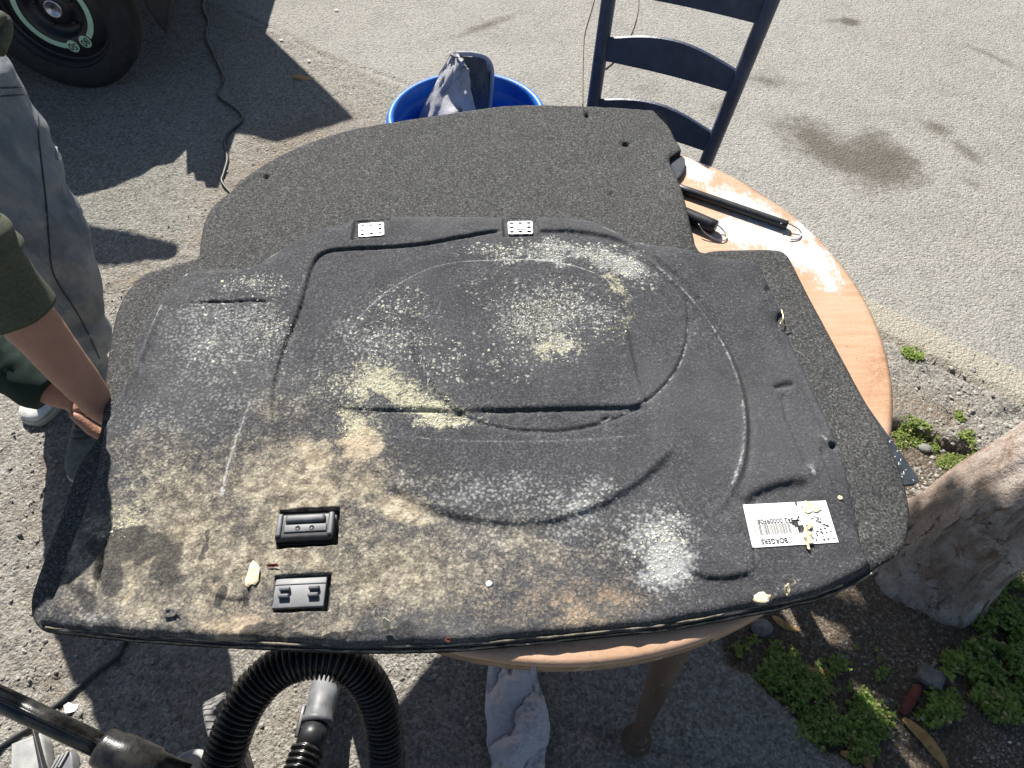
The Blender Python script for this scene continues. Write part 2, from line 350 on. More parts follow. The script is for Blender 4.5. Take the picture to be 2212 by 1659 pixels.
def m_felt():
    t = NT('moulded felt'); tan, yel, spot = t.rgb(t.attr('stain', 'Color')); pale, dark, ora = t.rgb(t.attr('wear', 'Color'))
    fib = t.noise(300, 4, .8, dist=.8); st1 = t.noise(300, 3, .7, co=t.scale((1, .22, 1)), dist=1.2); n60 = t.noise(62, 4, .7); n200 = t.noise(230, 3, .7); n12 = t.noise(13, 4, .6); n5 = t.noise(4.5, 3)
    base = t.ramp(fib, [(.3, (.024, .024, .027)), (.5, (.056, .057, .063)), (.6, (.12, .122, .132)), (.7, (.26, .264, .275))])
    base = t.mix(t.mul(t.step(st1, .56, .74), .4), base, (.13, .133, .14))
    base = t.mix(t.mul(t.step(n12, .4, .66), .45), base, (.036, .036, .039)); base = t.mix(t.mul(t.step(n5, .42, .66), .45), base, (.1, .102, .108)); base = t.mix(t.mul(t.step(t.noise(34, 5, .75, dist=1.), .56, .72), .4), base, (.14, .142, .148))
    wp = t.warp(120, .006); hc = t.voro(175, wp, rnd=.9); cell = t.step(hc, .62, .2)      # honeycomb left by the foam underneath
    c = base
    ft = t.step(t.add(tan, t.add(t.mul(t.add(n60, -.5), .75), t.add(t.mul(t.add(fib, -.5), 1.15), t.mul(t.add(cell, -.5), .16)))), .1, 1.0)
    tc = t.mix(t.step(n60, .35, .65), (.29, .235, .16), (.56, .495, .37)); tc = t.mix(t.mul(ora, t.step(n60, .42, .62)), tc, (.46, .28, .165))
    c = t.mix(t.mul(ft, t.math('MINIMUM', t.mul(tan, 2.4), .88)), c, tc)
    pl = t.add(pale, t.mul(spot, .3))
    fp = t.step(t.add(pl, t.add(t.mul(t.add(n60, -.5), .6), t.add(t.mul(t.add(n200, -.5), 1.0), t.mul(t.add(cell, -.5), .35)))), .15, 1.05)
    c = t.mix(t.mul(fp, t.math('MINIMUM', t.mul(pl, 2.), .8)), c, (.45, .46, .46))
    fy = t.step(t.add(yel, t.add(t.mul(t.add(n200, -.5), 1.5), t.add(t.mul(t.add(n60, -.5), .5), t.mul(t.add(fib, -.5), .9)))), .3, .85)
    c = t.mix(t.mul(fy, t.math('MINIMUM', t.mul(yel, 2.2), .8)), c, (.58, .55, .38))
    fs = None
    for sc, off, rn in ((135, .0, 1.), (240, .04, 1.)):
        v = t.voro(sc, wp, rnd=rn); vr, vg, vb = t.rgb(t.voro(sc, wp, out='Color', rnd=rn))
        on = t.step(t.add(t.mul(t.add(spot, -.1), 1.1), t.mul(vr, -1.)), -.06, .12)
        f = t.mul(t.step(t.add(v, t.mul(t.add(n200, -.5), .5)), .5, .16), t.mul(on, t.add(.25, t.mul(vb, .7))))
        c = t.mix(f, c, t.mix(t.step(vg, .3, .9), (.6, .61, .58), (.66, .63, .49))); fs = f if fs is None else t.math('MAXIMUM', fs, f)
    c = t.mix(t.mul(t.step(t.add(dark, t.mul(t.add(n60, -.5), .5)), .3, .55), .8), c, t.mix(t.step(fib, .4, .7), (.02, .02, .022), (.075, .074, .074)))
    hb = t.mul(t.mul(cell, .2), t.step(t.add(tan, pale), .15, .5)); t.bump(t.add(t.add(t.mul(fib, .7), hb), t.add(t.mul(n200, .4), t.add(t.mul(st1, .3), t.mul(fs, .4)))), .0026); return t.out(c, .9, spec=.2)
M['felt'] = m_felt()
def m_carpet():
    t = NT('speckled carpet'); a = t.noise(290, 4, .85, dist=.4); b = t.noise(20, 4)
    c = t.ramp(a, [(.33, .016), (.48, .056), (.57, .13), (.68, .28)]); c = t.mix(t.mul(t.step(b, .4, .7), .2), c, (.05, .05, .05))
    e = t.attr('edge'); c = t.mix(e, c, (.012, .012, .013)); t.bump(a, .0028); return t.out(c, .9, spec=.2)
M['carpet'] = m_carpet()
def m_table():
    t = NT('worn table top'); pa, st, _ = t.rgb(t.attr('wear', 'Color'))
    n1 = t.noise(6, 5); gr = t.noise(55, 4, .6, co=t.scale((.25, 3., 1))); fi = t.noise(160, 4, .75); sc = t.noise(46, 6, .78, co=t.scale((1.6, .7, 1)))
    c = t.mix(t.step(gr, .3, .75), (.43, .255, .15), (.53, .345, .225)); c = t.mix(t.mul(t.step(n1, .42, .65), .5), c, (.54, .37, .265))
    c = t.mix(t.mul(t.step(t.noise(260, 2), .68, .74), .7), c, (.12, .06, .03)); c = t.mix(t.mul(st, t.step(fi, .35, .6)), c, (.3, .14, .06))
    m = t.mul(t.step(t.add(pa, t.add(t.mul(t.add(sc, -.5), 1.7), t.mul(t.add(fi, -.5), .9))), .3, .7), .85)
    c = t.mix(t.mul(m, t.step(pa, .05, .25)), c, t.mix(t.step(fi, .35, .7), (.5, .515, .53), (.6, .61, .62)))
    t.bump(t.add(t.mul(m, .4), fi), .0006); return t.out(c, .5)
M['table'] = m_table()
def m_band():
    t = NT('weathered wood edge'); g = t.noise(30, 5, .7, co=t.scale((1, 1, 6))); k = t.noise(45, 5, .75)
    c = t.mix(t.step(g, .3, .7), (.16, .105, .065), (.34, .25, .17)); c = t.mix(t.step(k, .55, .66), c, (.42, .37, .31)); c = t.mix(t.step(k, .4, .3), c, (.07, .045, .028))
    t.bump(g, .0015); return t.out(c, .8)
M['band'] = m_band()
def m_leg():
    t = NT('brown varnished leg'); g = t.noise(25, 4, .6, co=t.scale((1, 1, .15))); k = t.noise(70, 4)
    c = t.mix(t.step(g, .3, .7), (.06, .04, .03), (.12, .085, .062)); c = t.mix(t.step(k, .66, .72), c, (.5, .42, .28)); t.bump(k, .0006); return t.out(c, .5)
M['leg'] = m_leg()
def m_bark():
    t = NT('gum bark'); co = t.scale((1, 1, .75)); a = t.noise(7, 6, .65, co, 1.); b = t.noise(26, 6, .75, co, .8); e = t.noise(150, 4, .7, co); v = t.voro(11, co)
    c = t.mix(t.step(a, .38, .62), (.3, .24, .2), (.48, .43, .385)); c = t.mix(t.step(t.noise(12, 5, .7, co, 1.5), .5, .68), c, (.21, .135, .095))
    c = t.mix(t.step(t.noise(17, 6, .75, co, 2.), .58, .64), c, (.085, .063, .05)); c = t.mix(t.step(b, .64, .72), c, (.56, .53, .49)); c = t.mix(t.mul(t.step(e, .5, .3), .6), c, (.12, .09, .075))
    t.bump(t.add(t.mul(b, .8), t.mul(e, .3)), .012); return t.out(c, .85, spec=.2)
M['bark'] = m_bark()
def m_weed(name, a, b):
    t = NT(name); c = t.mix(t.noise(60, 3), a, b); t.b.inputs['Transmission Weight'].default_value = 0
    tr = t.n('BsdfTranslucent'); ad = t.n('MixShader'); ad.inputs[0].default_value = .45; t.set(tr.inputs[0], t.mix(.5, c, (.16, .3, .03)))
    o = t.t.nodes['Material Output']; t.t.links.new(t.b.outputs[0], ad.inputs[1]); t.t.links.new(tr.outputs[0], ad.inputs[2]); t.t.links.new(ad.outputs[0], o.inputs[0])
    return t.out(c, .55)
M['weed'] = m_weed('weed green', (.19, .3, .05), (.36, .47, .11))
M['weed_pale'] = m_weed('weed yellow green', (.17, .25, .05), (.3, .36, .1))
M['crown'] = m_weed('gum leaves', (.05, .08, .035), (.09, .12, .05))
def m_paper():
    t = NT('label paper'); n = t.noise(300, 3); k = t.wave(9, 2., t.scale((9, 1, 1)))
    return t.out(t.mix(t.mul(t.step(n, .45, .7), .2), (.83, .84, .84), (.72, .72, .74)), .55)
M['paper'] = m_paper()

def proj(x, y, z):
    dz = z - CAM_H; dep = y * CP - dz * SP; return 1106 + x / dep * F, 829.5 - (y * SP + dz * CP) / dep * F
def blobs(px, py, L, pw=1.):
    r = np.zeros(px.shape)
    for b in L:
        x, y, rx, ry = b[:4]; a = R(b[4]) if len(b) > 4 else 0; s = b[5] if len(b) > 5 else 1.
        u = (px - x) * math.cos(a) + (py - y) * math.sin(a); v = -(px - x) * math.sin(a) + (py - y) * math.cos(a)
        q = (u / rx) ** 2 + (v / ry) ** 2; r = np.maximum(r, s * np.exp(-q * .9))
    return r

# ================================================================== GROUND
def build_ground():
    xs = np.concatenate([[-90, -25, -8, -4.2], np.arange(-3.3, 3.6, .0115), [4.5, 8, 25, 90]])
    ys = np.concatenate([[-90, -25, -6, -1.2], np.arange(-.45, 5.1, .0115), [6, 10, 30, 120]])
    X, Y = np.meshgrid(xs, ys); X = X.ravel(); Y = Y.ravel()
    s = Y - (1.25 + (X - 1.464) * -.772) + (fbm(X, Y, 4, 3, 1) - .5) * .05
    road = sstep(-.02, .02, s)
    conc = sstep(.45, .8, X + (fbm(X, Y, 5, 3, 5) - .5) * .4) * (sstep(-.155, -.145, s) - sstep(-.01, .01, s))
    crack = np.exp(-((s + .155) / .012) ** 2) * sstep(.4, .8, X)
    dp = PA([(1536, 1401), (1578, 1440), (1664, 1504), (1722, 1561), (1738, 1592), (1790, 1622), (1856, 1659), (1960, 1730), (2700, 1760), (2800, 1000), (2300, 945), (2212, 962), (2120, 985), (2066, 956), (1948, 908), (1860, 930), (1700, 1100), (1560, 1320)], 0.)
    dd, _, _, _, _ = dline(X, Y, dp, True); sgn = np.where(inside(X, Y, dp), 1, -1) * dd + (fbm(X, Y, 16, 4, 8) - .5) * .05
    dirt = sstep(-.006, .012, sgn)
    rough = (1 - road) * (1 - conc)
    a, b, cid = worley(X + .02 * fbm(X, Y, 20, 2, 3), Y, 22, 2); a2, b2, c2 = worley(X, Y, 62, 4)
    big = fbm(X, Y, 3.2, 4, 11)
    patch = sstep(.42, .62, fbm(X, Y, 5, 4, 21))
    left = sstep(.2, -1.1, X) * sstep(2.6, 1.2, Y) * .8 + .2
    Z = rough * (left * (.008 * cid * sstep(.02, .14, b - a) * patch + .006 * c2 * sstep(.0, .2, b2 - a2)) + .006 * (fbm(X, Y, 26, 4, 31) - .5) + .01 * (big - .5))
    Z += road * (.0022 * (fbm(X, Y, 55, 3, 41) - .5)) + conc * (.006 + .003 * (fbm(X, Y, 40, 3, 42) - .5)) - crack * .018
    # cracks through the old asphalt
    for pl in ([(0, 640), (60, 700), (150, 770)], [(60, 1290), (90, 1420), (70, 1560), (110, 1659)], [(506, 25), (610, 70), (700, 120), (865, 177), (980, 250)], [(100, 1000), (60, 1150), (0, 1240)], [(1990, 760), (2040, 850), (2120, 900), (2212, 900)], [(2050, 850), (2060, 930)], [(1200, 1560), (1500, 1640), (1700, 1700)]):
        q = smooth(PA(pl, 0), 6); d, *_ = dline(X, Y, q); d = d + (fbm(X, Y, 40, 3, 51) - .5) * .02; Z -= .008 * np.exp(-(np.clip(d, 0, 1) / .008) ** 2)
    a3, b3, c3 = worley(X, Y, 9, 9); chunk = (1 - dirt) * rough * sstep(.75, .95, X)
    Z += chunk * (.012 * c3 * sstep(.01, .1, b3 - a3))
    Z = Z * (1 - dirt) + dirt * (-.022 + .012 * (fbm(X, Y, 12, 4, 61) - .5) + .004 * (fbm(X, Y, 70, 3, 62) - .5))
    # earth rises a little towards the trunk
    Z += dirt * .02 * np.exp(-(np.hypot(X - .99, Y - .675) / .2) ** 2)
    flat = (np.abs(X) > 3.4) | (Y > 5.05) | (Y < -.44); Z = np.where(flat, -.004, Z)
    nx, ny = len(xs), len(ys); I = np.arange(nx * ny).reshape(ny, nx)
    Q = np.stack([I[:-1, :-1], I[:-1, 1:], I[1:, 1:], I[1:, :-1]], -1).reshape(-1, 4)
    o = npmesh('ground', np.stack([X, Y, Z], 1), Q, M['ground']); tag(o, 'worn grey asphalt lot with rough crumbling verge and bare earth round the tree', 'ground', kind='structure')
    px, py = proj(X, Y, 0); vis = (Y > .05)
    n1 = (fbm(X, Y, 9, 4, 71) - .5) * 1.1
    wp = smooth(PA([(1690, 255), (1715, 245), (1770, 268), (1828, 300), (1870, 288), (1910, 300), (1975, 345), (1985, 392), (1940, 408), (1860, 398), (1790, 370), (1720, 325), (1695, 290)], 0), 4, True)
    d, *_ = dline(X, Y, wp, True); wet = .75 * sstep(-.12, .1, np.where(inside(X, Y, wp), d, -d) + n1 * .1 + (fbm(X, Y, 40, 3, 74) - .5) * .06)
    wet = np.maximum(wet, blobs(px, py, [(1835, 47, 24, 9, 10), (2025, 278, 40, 14, 15, .7), (2090, 330, 55, 14, 35, .6), (2100, 395, 40, 10, 30, .5), (1655, 175, 55, 16, 10, .6), (1560, 235, 50, 25, 0, .5), (1400, 195, 50, 22, 10, .4), (1050, 55, 90, 10, -20, .6), (1800, 45, 30, 6, 0, .5), (2140, 120, 90, 7, 25, .5), (1390, 260, 40, 10, 20, .4), (600, 1600, 40, 14, 0, .2)]) * vis)
    och = np.clip(blobs(px, py, [(560, 400, 120, 60, -25), (640, 300, 110, 40, -20, .9), (470, 520, 60, 30, 0, .8), (330, 610, 90, 30, 0, .6), (130, 1450, 60, 90, 0, .8), (150, 1000, 60, 60, 0, .6), (60, 1130, 60, 50, 0, .5), (690, 1560, 60, 30, 0, .8), (2000, 900, 120, 40, 20, .8)]) + n1 * .6, 0, 1) * vis * (1 - road)
    on = np.ones(X.shape)
    attr(o, 'zone', np.stack([road, dirt, np.clip(wet, 0, 1), on], 1)); attr(o, 'zone2', np.stack([on * 0, och, conc, on], 1))
    return X, Y, Z
GX, GY, GZ = build_ground()

# ================================================================== TABLE
TC = Vector((.057, .771)); TR = .531; TZ = .74
def build_table():
    root = empty('round_table', (TC.x, TC.y, 0)); tag(root, 'round wooden table with peach top, worn white paint and tapered legs', 'table')
    nr, na = 70, 220; V = []; rad = np.linspace(0, TR + .003, nr) ** .9; rad = rad / rad[-1] * (TR + .003)
    A = np.linspace(0, 2 * np.pi, na, endpoint=False)
    rr, aa = np.meshgrid(rad[1:], A, indexing='ij'); X = TC.x + rr * np.cos(aa); Y = TC.y + rr * np.sin(aa)
    Xf = np.concatenate([[TC.x], X.ravel()]); Yf = np.concatenate([[TC.y], Y.ravel()]); n = len(Xf)
    Zt = np.full(n, TZ); lastr = slice(1 + (nr - 2) * na, None); Zt[lastr] -= .002
    V = np.stack([Xf, Yf, Zt], 1); Fc = [(0, 1 + k, 1 + (k + 1) % na) for k in range(na)]
    for i in range(nr - 2):
        for k in range(na): k2 = (k + 1) % na; Fc.append((1 + i * na + k, 1 + (i + 1) * na + k, 1 + (i + 1) * na + k2, 1 + i * na + k2))
    # side and underside
    b0 = 1 + (nr - 2) * na; Vb = [(V[b0 + k][0], V[b0 + k][1], TZ - .009) for k in range(na)]; V = np.concatenate([V, Vb])
    for k in range(na): k2 = (k + 1) % na; Fc.append((b0 + k, n + k, n + k2, b0 + k2))
    Fc.append(tuple(n + k for k in range(na - 1, -1, -1)))
    o = mesh('tabletop', V, Fc, M['table'], root, True)
    px, py = proj(V[:, 0], V[:, 1], TZ)
    pa = blobs(px, py, [(1510, 372, 40, 22, 30, .95), (1490, 350, 25, 20, 0, .8), (1560, 410, 50, 22, 30, .5), (1620, 455, 110, 32, 28, .95), (1600, 500, 70, 35, 15, .9), (1690, 530, 80, 32, 30, 1.), (1760, 560, 60, 35, 35, 1.), (1790, 605, 40, 25, 40, .75), (1740, 500, 40, 25, 45, .8), (1660, 420, 50, 16, 35, .45)])
    st = blobs(px, py, [(1900, 800, 30, 60, 20, .7), (1930, 900, 12, 60, 0, .7), (1540, 390, 60, 10, 25, .6), (1700, 470, 60, 10, 35, .5), (1100, 1400, 300, 12, 0, .5)])
    attr(o, 'wear', np.stack([pa, st, pa * 0, pa * 0 + 1], 1))
    # edge band in pieces, the joints open
    ns = 15
    for k in range(ns):
        a0 = 2 * math.pi * (k + .1) / ns + .010; a1 = 2 * math.pi * (k + 1.1) / ns - .002 - .003 * random.random(); m = 14; V = []; Fc = []
        prof = [(TR - .0055, TZ - .0095), (TR - .001, TZ - .0095), (TR + .001, TZ - .011), (TR + .001, TZ - .036), (TR - .002, TZ - .042), (TR - .0055, TZ - .042)]
        q = len(prof)
        for i in range(m + 1):
            a = a0 + (a1 - a0) * i / m
            for r, z in prof: V.append((TC.x + r * math.cos(a), TC.y + r * math.sin(a), z))
        for i in range(m):
            for j in range(q): j2 = (j + 1) % q; Fc.append((i * q + j, i * q + j2, (i + 1) * q + j2, (i + 1) * q + j))
        Fc.append(tuple(range(q - 1, -1, -1))); Fc.append(tuple(m * q + j for j in range(q)))
        mesh('edge_band', V, Fc, M['band'], root, False)
    # apron ring
    V = []; Fc = []; m = 96
    for k in range(m):
        a = 2 * math.pi * k / m
        for r, z in ((.40, TZ - .0095), (.42, TZ - .0095), (.42, TZ - .1), (.40, TZ - .1)): V.append((TC.x + r * math.cos(a), TC.y + r * math.sin(a), z))
    for k in range(m):
        for j in range(4): j2 = (j + 1) % 4; k2 = (k + 1) % m; Fc.append((k * 4 + j, k * 4 + j2, k2 * 4 + j2, k2 * 4 + j))
    mesh('apron', V, Fc, M['band'], root, False)
    foot = P(1373, 1606, .02); rel = Vector((foot.x, foot.y)) - TC
    for k in range(4):
        a = k * math.pi / 2; c, s = math.cos(a), math.sin(a); q = Vector((rel.x * c - rel.y * s, rel.x * s + rel.y * c)); tx = TC + q * .9
        bt = TC + q; pts = []; rs = []
        for z, r in ((TZ - .0095, .03), (TZ - .1, .03), (TZ - .13, .0285), (TZ - .2, .0255), (.35, .0205), (.2, .017), (.12, .0155), (.088, .0155), (.084, .021), (.076, .022), (.07, .017), (.062, .0235), (.045, .0305), (.025, .0285), (.008, .018), (-.002, .013)):
            f = 1 - z / TZ; p = bt.lerp(tx, 1 - f); pts.append((p.x, p.y, z)); rs.append(r)
        tube('leg', pts, rs, M['leg'], root, 24)
build_table()

# ================================================================== CHAIR
def build_chair():
    L = Vector((.195, 1.62, 0)); Rr = Vector((.459, 1.475, 0)); mid = (L + Rr) / 2; ax = (Rr - L).normalized(); fw = Vector((ax.y, -ax.x, 0))
    if fw.y > 0: fw = -fw
    root = empty('ladder_back_chair', (mid.x, mid.y, 0)); tag(root, 'navy blue wooden ladder back chair standing behind the round table', 'chair')
    def post(b, sgn):
        pts = []; rs = []
        for z in np.linspace(0, 1.16, 28):
            lean = Vector((0, 0, 0)); o = Vector((max(z - .43, 0) * (.042 if sgn < 0 else .127), 0, 0))
            pts.append(b + lean + o + Vector((0, 0, z))); rs.append(.0165 if z < 1.08 else .0165 * (1 - ((z - 1.08) / .08) ** 3 * .75))
        tube('post', pts, rs, M['navy'], root, 16); return pts
    pl = post(L, -1); pr = post(Rr, 1)
    at = lambda pts, z: pts[min(range(len(pts)), key=lambda i: abs(pts[i].z - z))].lerp(pts[0], 0)
    def atz(pts, z):
        for i in range(len(pts) - 1):
            if pts[i].z <= z <= pts[i + 1].z: return pts[i].lerp(pts[i + 1], (z - pts[i].z) / (pts[i + 1].z - pts[i].z))
    for z0 in (.576, .729, .882, 1.035):
        V = []; Fc = []; n = 24
        for i in range(n + 1):
            t = i / n; a = atz(pl, z0); b = atz(pr, z0); p = a.lerp(b, t); p.z = z0; bow = fw * (-.008 * math.sin(math.pi * t))
            hgt = .049 + .03 * math.sin(math.pi * t) ** 1.1; p = p + bow
            for dz, dt in ((0, .005), (0, -.005), (hgt, -.005), (hgt + .002, 0), (hgt, .005)): V.append(p + fw * dt + Vector((0, 0, dz - .005)))
        q = 5
        for i in range(n):
            for j in range(q): j2 = (j + 1) % q; Fc.append((i * q + j, i * q + j2, (i + 1) * q + j2, (i + 1) * q + j))
        Fc.append(tuple(range(q - 1, -1, -1))); Fc.append(tuple(n * q + j for j in range(q)))
        mesh('back_slat', V, Fc, M['navy'], root, True).data.polygons.foreach_set('use_smooth', [False] * len(Fc))
    fl = L + fw * .36 - ax * .03; fr = Rr + fw * .36 + ax * .03
    for b in (fl, fr): tube('leg', [b, b + Vector((0, 0, .2)), b + Vector((0, 0, .43))], .0165, M['navy'], root, 14)
    sx = [L - ax * .01 + fw * .012, fl - fw * -.02, fr - fw * -.02, Rr + ax * .01 + fw * .012]
    prism('seat', [(p.x, p.y) for p in sx], .425, .447, M['navy'], root, bev=.005)
    for z, a, b in ((.18, L, fl), (.18, Rr, fr), (.3, L, fl), (.3, Rr, fr), (.24, fl, fr), (.2, L, Rr)):
        tube('stretcher', [a + Vector((0, 0, z)), (a + b) / 2 + Vector((0, 0, z)), b + Vector((0, 0, z))], .0095, M['navy'], root, 10)
build_chair()

# ================================================================== DRUM AND MITT
def build_drum():
    c = Vector((-.112, 1.585, 0)); r = .196; h = .605
    root = empty('plastic_drum', c); tag(root, 'open blue plastic drum with rolled rim behind the table', 'drum')
    T = Matrix.Translation(c)
    prof = [(.02, .0), (r - .02, 0), (r - .004, .012), (r, .03), (r, .16), (r + .004, .17), (r + .004, .19), (r, .2), (r, .4), (r + .004, .41), (r + .004, .43), (r, .44), (r - .002, .5), (r - .012, .54), (r - .014, .566)]
    prof += [(r - .018, .566), (r - .016, .53), (r - .006, .49), (r - .005, .2), (r - .006, .03), (r - .03, .01), (.01, .008)]
    lathe('shell', prof, M['blue'], root, 72, T, False)
    lathe('rim', [(r - .018, .566), (r - .004, .566), (r + .002, .572), (r + .004, .582), (r + .002, .596), (r - .004, h), (r - .011, h + .001), (r - .0165, h - .004), (r - .018, .59), (r - .018, .566)], M['blue'], root, 72, T, False)
    lathe('collar', [(r - .013, .548), (r + .006, .548), (r + .007, .556), (r - .013, .558)], M['blue'], root, 72, T, False)
build_drum()
def sheet(name, fn, nu, nv, thick, mat, parent=None, matb=None):
    """thick cloth: fn(u,v) -> Vector; two skins and a rim"""
    G = np.array([[tuple(fn(i / nu, j / nv)) for j in range(nv + 1)] for i in range(nu + 1)])
    du = np.gradient(G, axis=0); dv = np.gradient(G, axis=1); N = np.cross(du, dv); N /= np.linalg.norm(N, axis=2, keepdims=True) + 1e-9
    A = G + N * thick / 2; B = G - N * thick / 2; V = np.concatenate([A.reshape(-1, 3), B.reshape(-1, 3)]); o = (nu + 1) * (nv + 1)
    I = np.arange(o).reshape(nu + 1, nv + 1); Q = np.stack([I[:-1, :-1], I[1:, :-1], I[1:, 1:], I[:-1, 1:]], -1).reshape(-1, 4); Qs = [Q, Q[:, ::-1] + o]
    ed = np.concatenate([I[:, 0], I[-1, 1:], I[-2::-1, -1], I[0, -2:0:-1]]); e2 = np.roll(ed, -1); Qs.append(np.stack([ed, ed + o, e2 + o, e2], 1)[:, ::-1])
    ob = npmesh(name, V, np.concatenate(Qs), mat, parent)
    if matb:
        ob.data.materials.append(matb); k = len(Q); mi = np.zeros(len(ob.data.polygons), np.int32); mi[k:2 * k] = 1; ob.data.polygons.foreach_set('material_index', mi)
    return ob
def build_mitt():
    root = empty('microfibre_cloth', P(985, 180, .6)); tag(root, 'grey plush cleaning cloth with dark lining folded over in the drum', 'cloth')
    base = 1.68
    def at(px, py, y): d = ray(px, py); return Vector((0, 0, CAM_H)) + d * (y / d.y)
    def quad(c, wob, seed):
        def fn(u, v):
            a = c[0].lerp(c[1], u); b = c[3].lerp(c[2], u); p = a.lerp(b, v)
            k = float(fbm(np.array([u * 3.]), np.array([v * 3.]), 1.6, 3, seed)[0] - .5); p = p + Vector((k * .5, -1., k)) * (k * wob + .02 * math.sin(math.pi * u) * math.sin(math.pi * v)); return p
        return fn
    back = [at(880, 300, 1.58), at(985, 117, 1.70), at(1052, 126, 1.74), at(1060, 300, 1.70)]
    # plush half: left, towards the viewer
    sheet('plush_side', quad([at(872, 315, 1.70), at(979, 115, 1.69), at(998, 126, 1.66), at(1050, 330, 1.50)], .06, 3), 40, 26, .012, M['plush'], root)
    sheet('lining_side', quad([at(984, 122, 1.70), at(1046, 124, 1.73), at(1060, 160, 1.73), at(1044, 330, 1.64)], .015, 8), 24, 30, .006, M['lining'], root)
    hem = curve3([at(982, 116, 1.693), at(1015, 116, 1.705), at(1048, 124, 1.72), at(1062, 148, 1.722), at(1062, 190, 1.71), at(1056, 250, 1.69), at(1046, 320, 1.65)], 8)
    tube('hem', hem, .0058, M['plush'], root, 10)
build_mitt()

# ================================================================== CAR
def build_car():
    wc = Vector((-1.735, 2.695, 0)); u = Vector((1., .06, 0)).normalized(); nrm = Vector((u.y, -u.x, 0)); nrm = nrm if nrm.y < 0 else -nrm   # outward, near side
    root = empty('parked_car', wc); tag(root, 'dark car standing on a black spare wheel with a mint green ring sticker', 'car')
    B = Matrix((( -u.x, -nrm.x, 0, wc.x), (-u.y, -nrm.y, 0, wc.y), (0, 0, 1, 0), (0, 0, 0, 1)))   # s forward, w inward, z up
    wr = .304
    def wheel(s, w, flip=False, full=True):
        # axle frame: local z = outward
        o = B @ Vector((s, w, wr)); wu = (Matrix.Rotation(R(-7), 3, 'Z') @ u) if s == 0 and not flip else u; wn_ = Vector((wu.y, -wu.x, 0)); out = wn_ if not flip else -wn_; X = wu.copy(); Yv = out.cross(X)
        W = Matrix(((X.x, Yv.x, out.x, o.x), (X.y, Yv.y, out.y, o.y), (X.z, Yv.z, out.z, o.z), (0, 0, 0, 1)))
        wp = empty('wheel', (0, 0, 0)); wp.parent = root; wp.matrix_parent_inverse = Matrix.Translation(-wc)
        lathe('tyre', [(.205, -.03), (.25, -.036), (.285, -.034), (.3, -.026), (.304, -.01), (.304, .04), (.301, .058), (.287, .07), (.26, .076), (.235, .074), (.218, .068), (.208, .06), (.205, -.03)], M['rubber'], wp, 72, W, False)
        lathe('rim', [(.206, .062), (.213, .064), (.213, .058), (.204, .055), (.2, .03), (.196, .02), (.19, .022), (.16, .034), (.15, .036), (.112, .036), (.105, .03), (.1, .012), (.09, .004), (.07, .004), (.06, .01), (.055, .02), (.036, .022), (.0, .022)], M['rim'], wp, 72, W, False)
        lathe('hub', [(.034, .0225), (.034, .028), (.028, .03), (.026, .026), (.014, .026), (.012, .022), (0., .022)], M['steel'], wp, 32, W, False)
        for k in range(5):
            a = 2 * math.pi * (k + .3) / 5; lathe('lug_bolt', [(.009, .003), (.009, .016), (.006, .019), (0, .019)], M['rim'], wp, 8, W @ Matrix.Translation((.075 * math.cos(a), .075 * math.sin(a), 0)), False)
        if full:
            def arc(r0, r1, a0, a1, z0, z1, name, mat):
                V = []; Fc = []; n = 60
                for i in range(n + 1):
                    a = R(a0 + (a1 - a0) * i / n)
                    for r, z in ((r0, z0), (r1, z1)): V.append(W @ Vector((r * math.cos(a), r * math.sin(a), z)))
                for i in range(n): Fc.append((2 * i, 2 * i + 1, 2 * i + 3, 2 * i + 2))
                return mesh(name, V, Fc, mat, wp)
            # local x = towards the rear (picture right), local y = ?
            sg = 1 if Yv.z > 0 else -1
            arc(.126, .147, -46 * sg, (360 - 92 + 0) * sg, .0385, .0385, 'warning_ring', M['mint'])
            for ang, txt in ((-84, '50'), (-58, '80')):
                a = R(ang); cx, cy = .138 * math.cos(a), .138 * math.sin(a) * sg
                lathe('warning_disc', [(.024, .0392), (.0235, .0395), (0, .0395)], M['mint'], wp, 32, W @ Matrix.Translation((cx, cy, 0)), False)
                cu = bpy.data.curves.new('t', 'FONT'); cu.body = txt; cu.size = .036; cu.align_x = 'CENTER'; cu.align_y = 'CENTER'; cu.offset = .0006
                to = bpy.data.objects.new('t', cu); me = bpy.data.meshes.new_from_object(to); rot = math.atan2(cy, cx) - math.pi / 2
                up = Vector((math.cos(a), math.sin(a) * sg, 0)); rt = Vector((-up.y, up.x, 0)) * (-1 if sg > 0 else 1)
                rt = -rt if (W.to_3x3() @ rt).cross(W.to_3x3() @ up).dot(out) < 0 else rt
                # digits read upside down: their tops point to the axle's bottom
                for v in me.vertices: v.co = W @ (Vector((cx, cy, .0402)) + rt * v.co.x + up * v.co.y)
                link('digits', me, M['print'], wp, False); bpy.data.objects.remove(to)
        return wp
    wheel(0, .09); wheel(2.58, .09, False, False); wheel(0, 1.63, True, False); wheel(2.58, 1.63, True, False)
    # body side profile in (s, z): rear is s < 0
    def arch(cx, n=14): return [(cx + .37 * math.cos(a), .33 + .37 * math.sin(a)) for a in np.linspace(math.pi, 0, n)]
    low = [(-.44, .48), (-.37, .36)] + arch(0)[1:-1] + [(.37, .2), (2.21, .2)] + arch(2.58)[1:-1] + [(2.95, .25), (3.3, .28), (3.42, .45), (3.38, .6), (3.1, .64), (.3, .64), (0, .58), (-.3, .55), (-.42, .52)]
    T3 = B @ Matrix(((1, 0, 0, 0), (0, 0, 1, 0), (0, 1, 0, 0), (0, 0, 0, 1)))
    bo = prism('body', low, .0, 1.72, M['paint_car'], root, T3, .03); Bi = B.inverted()
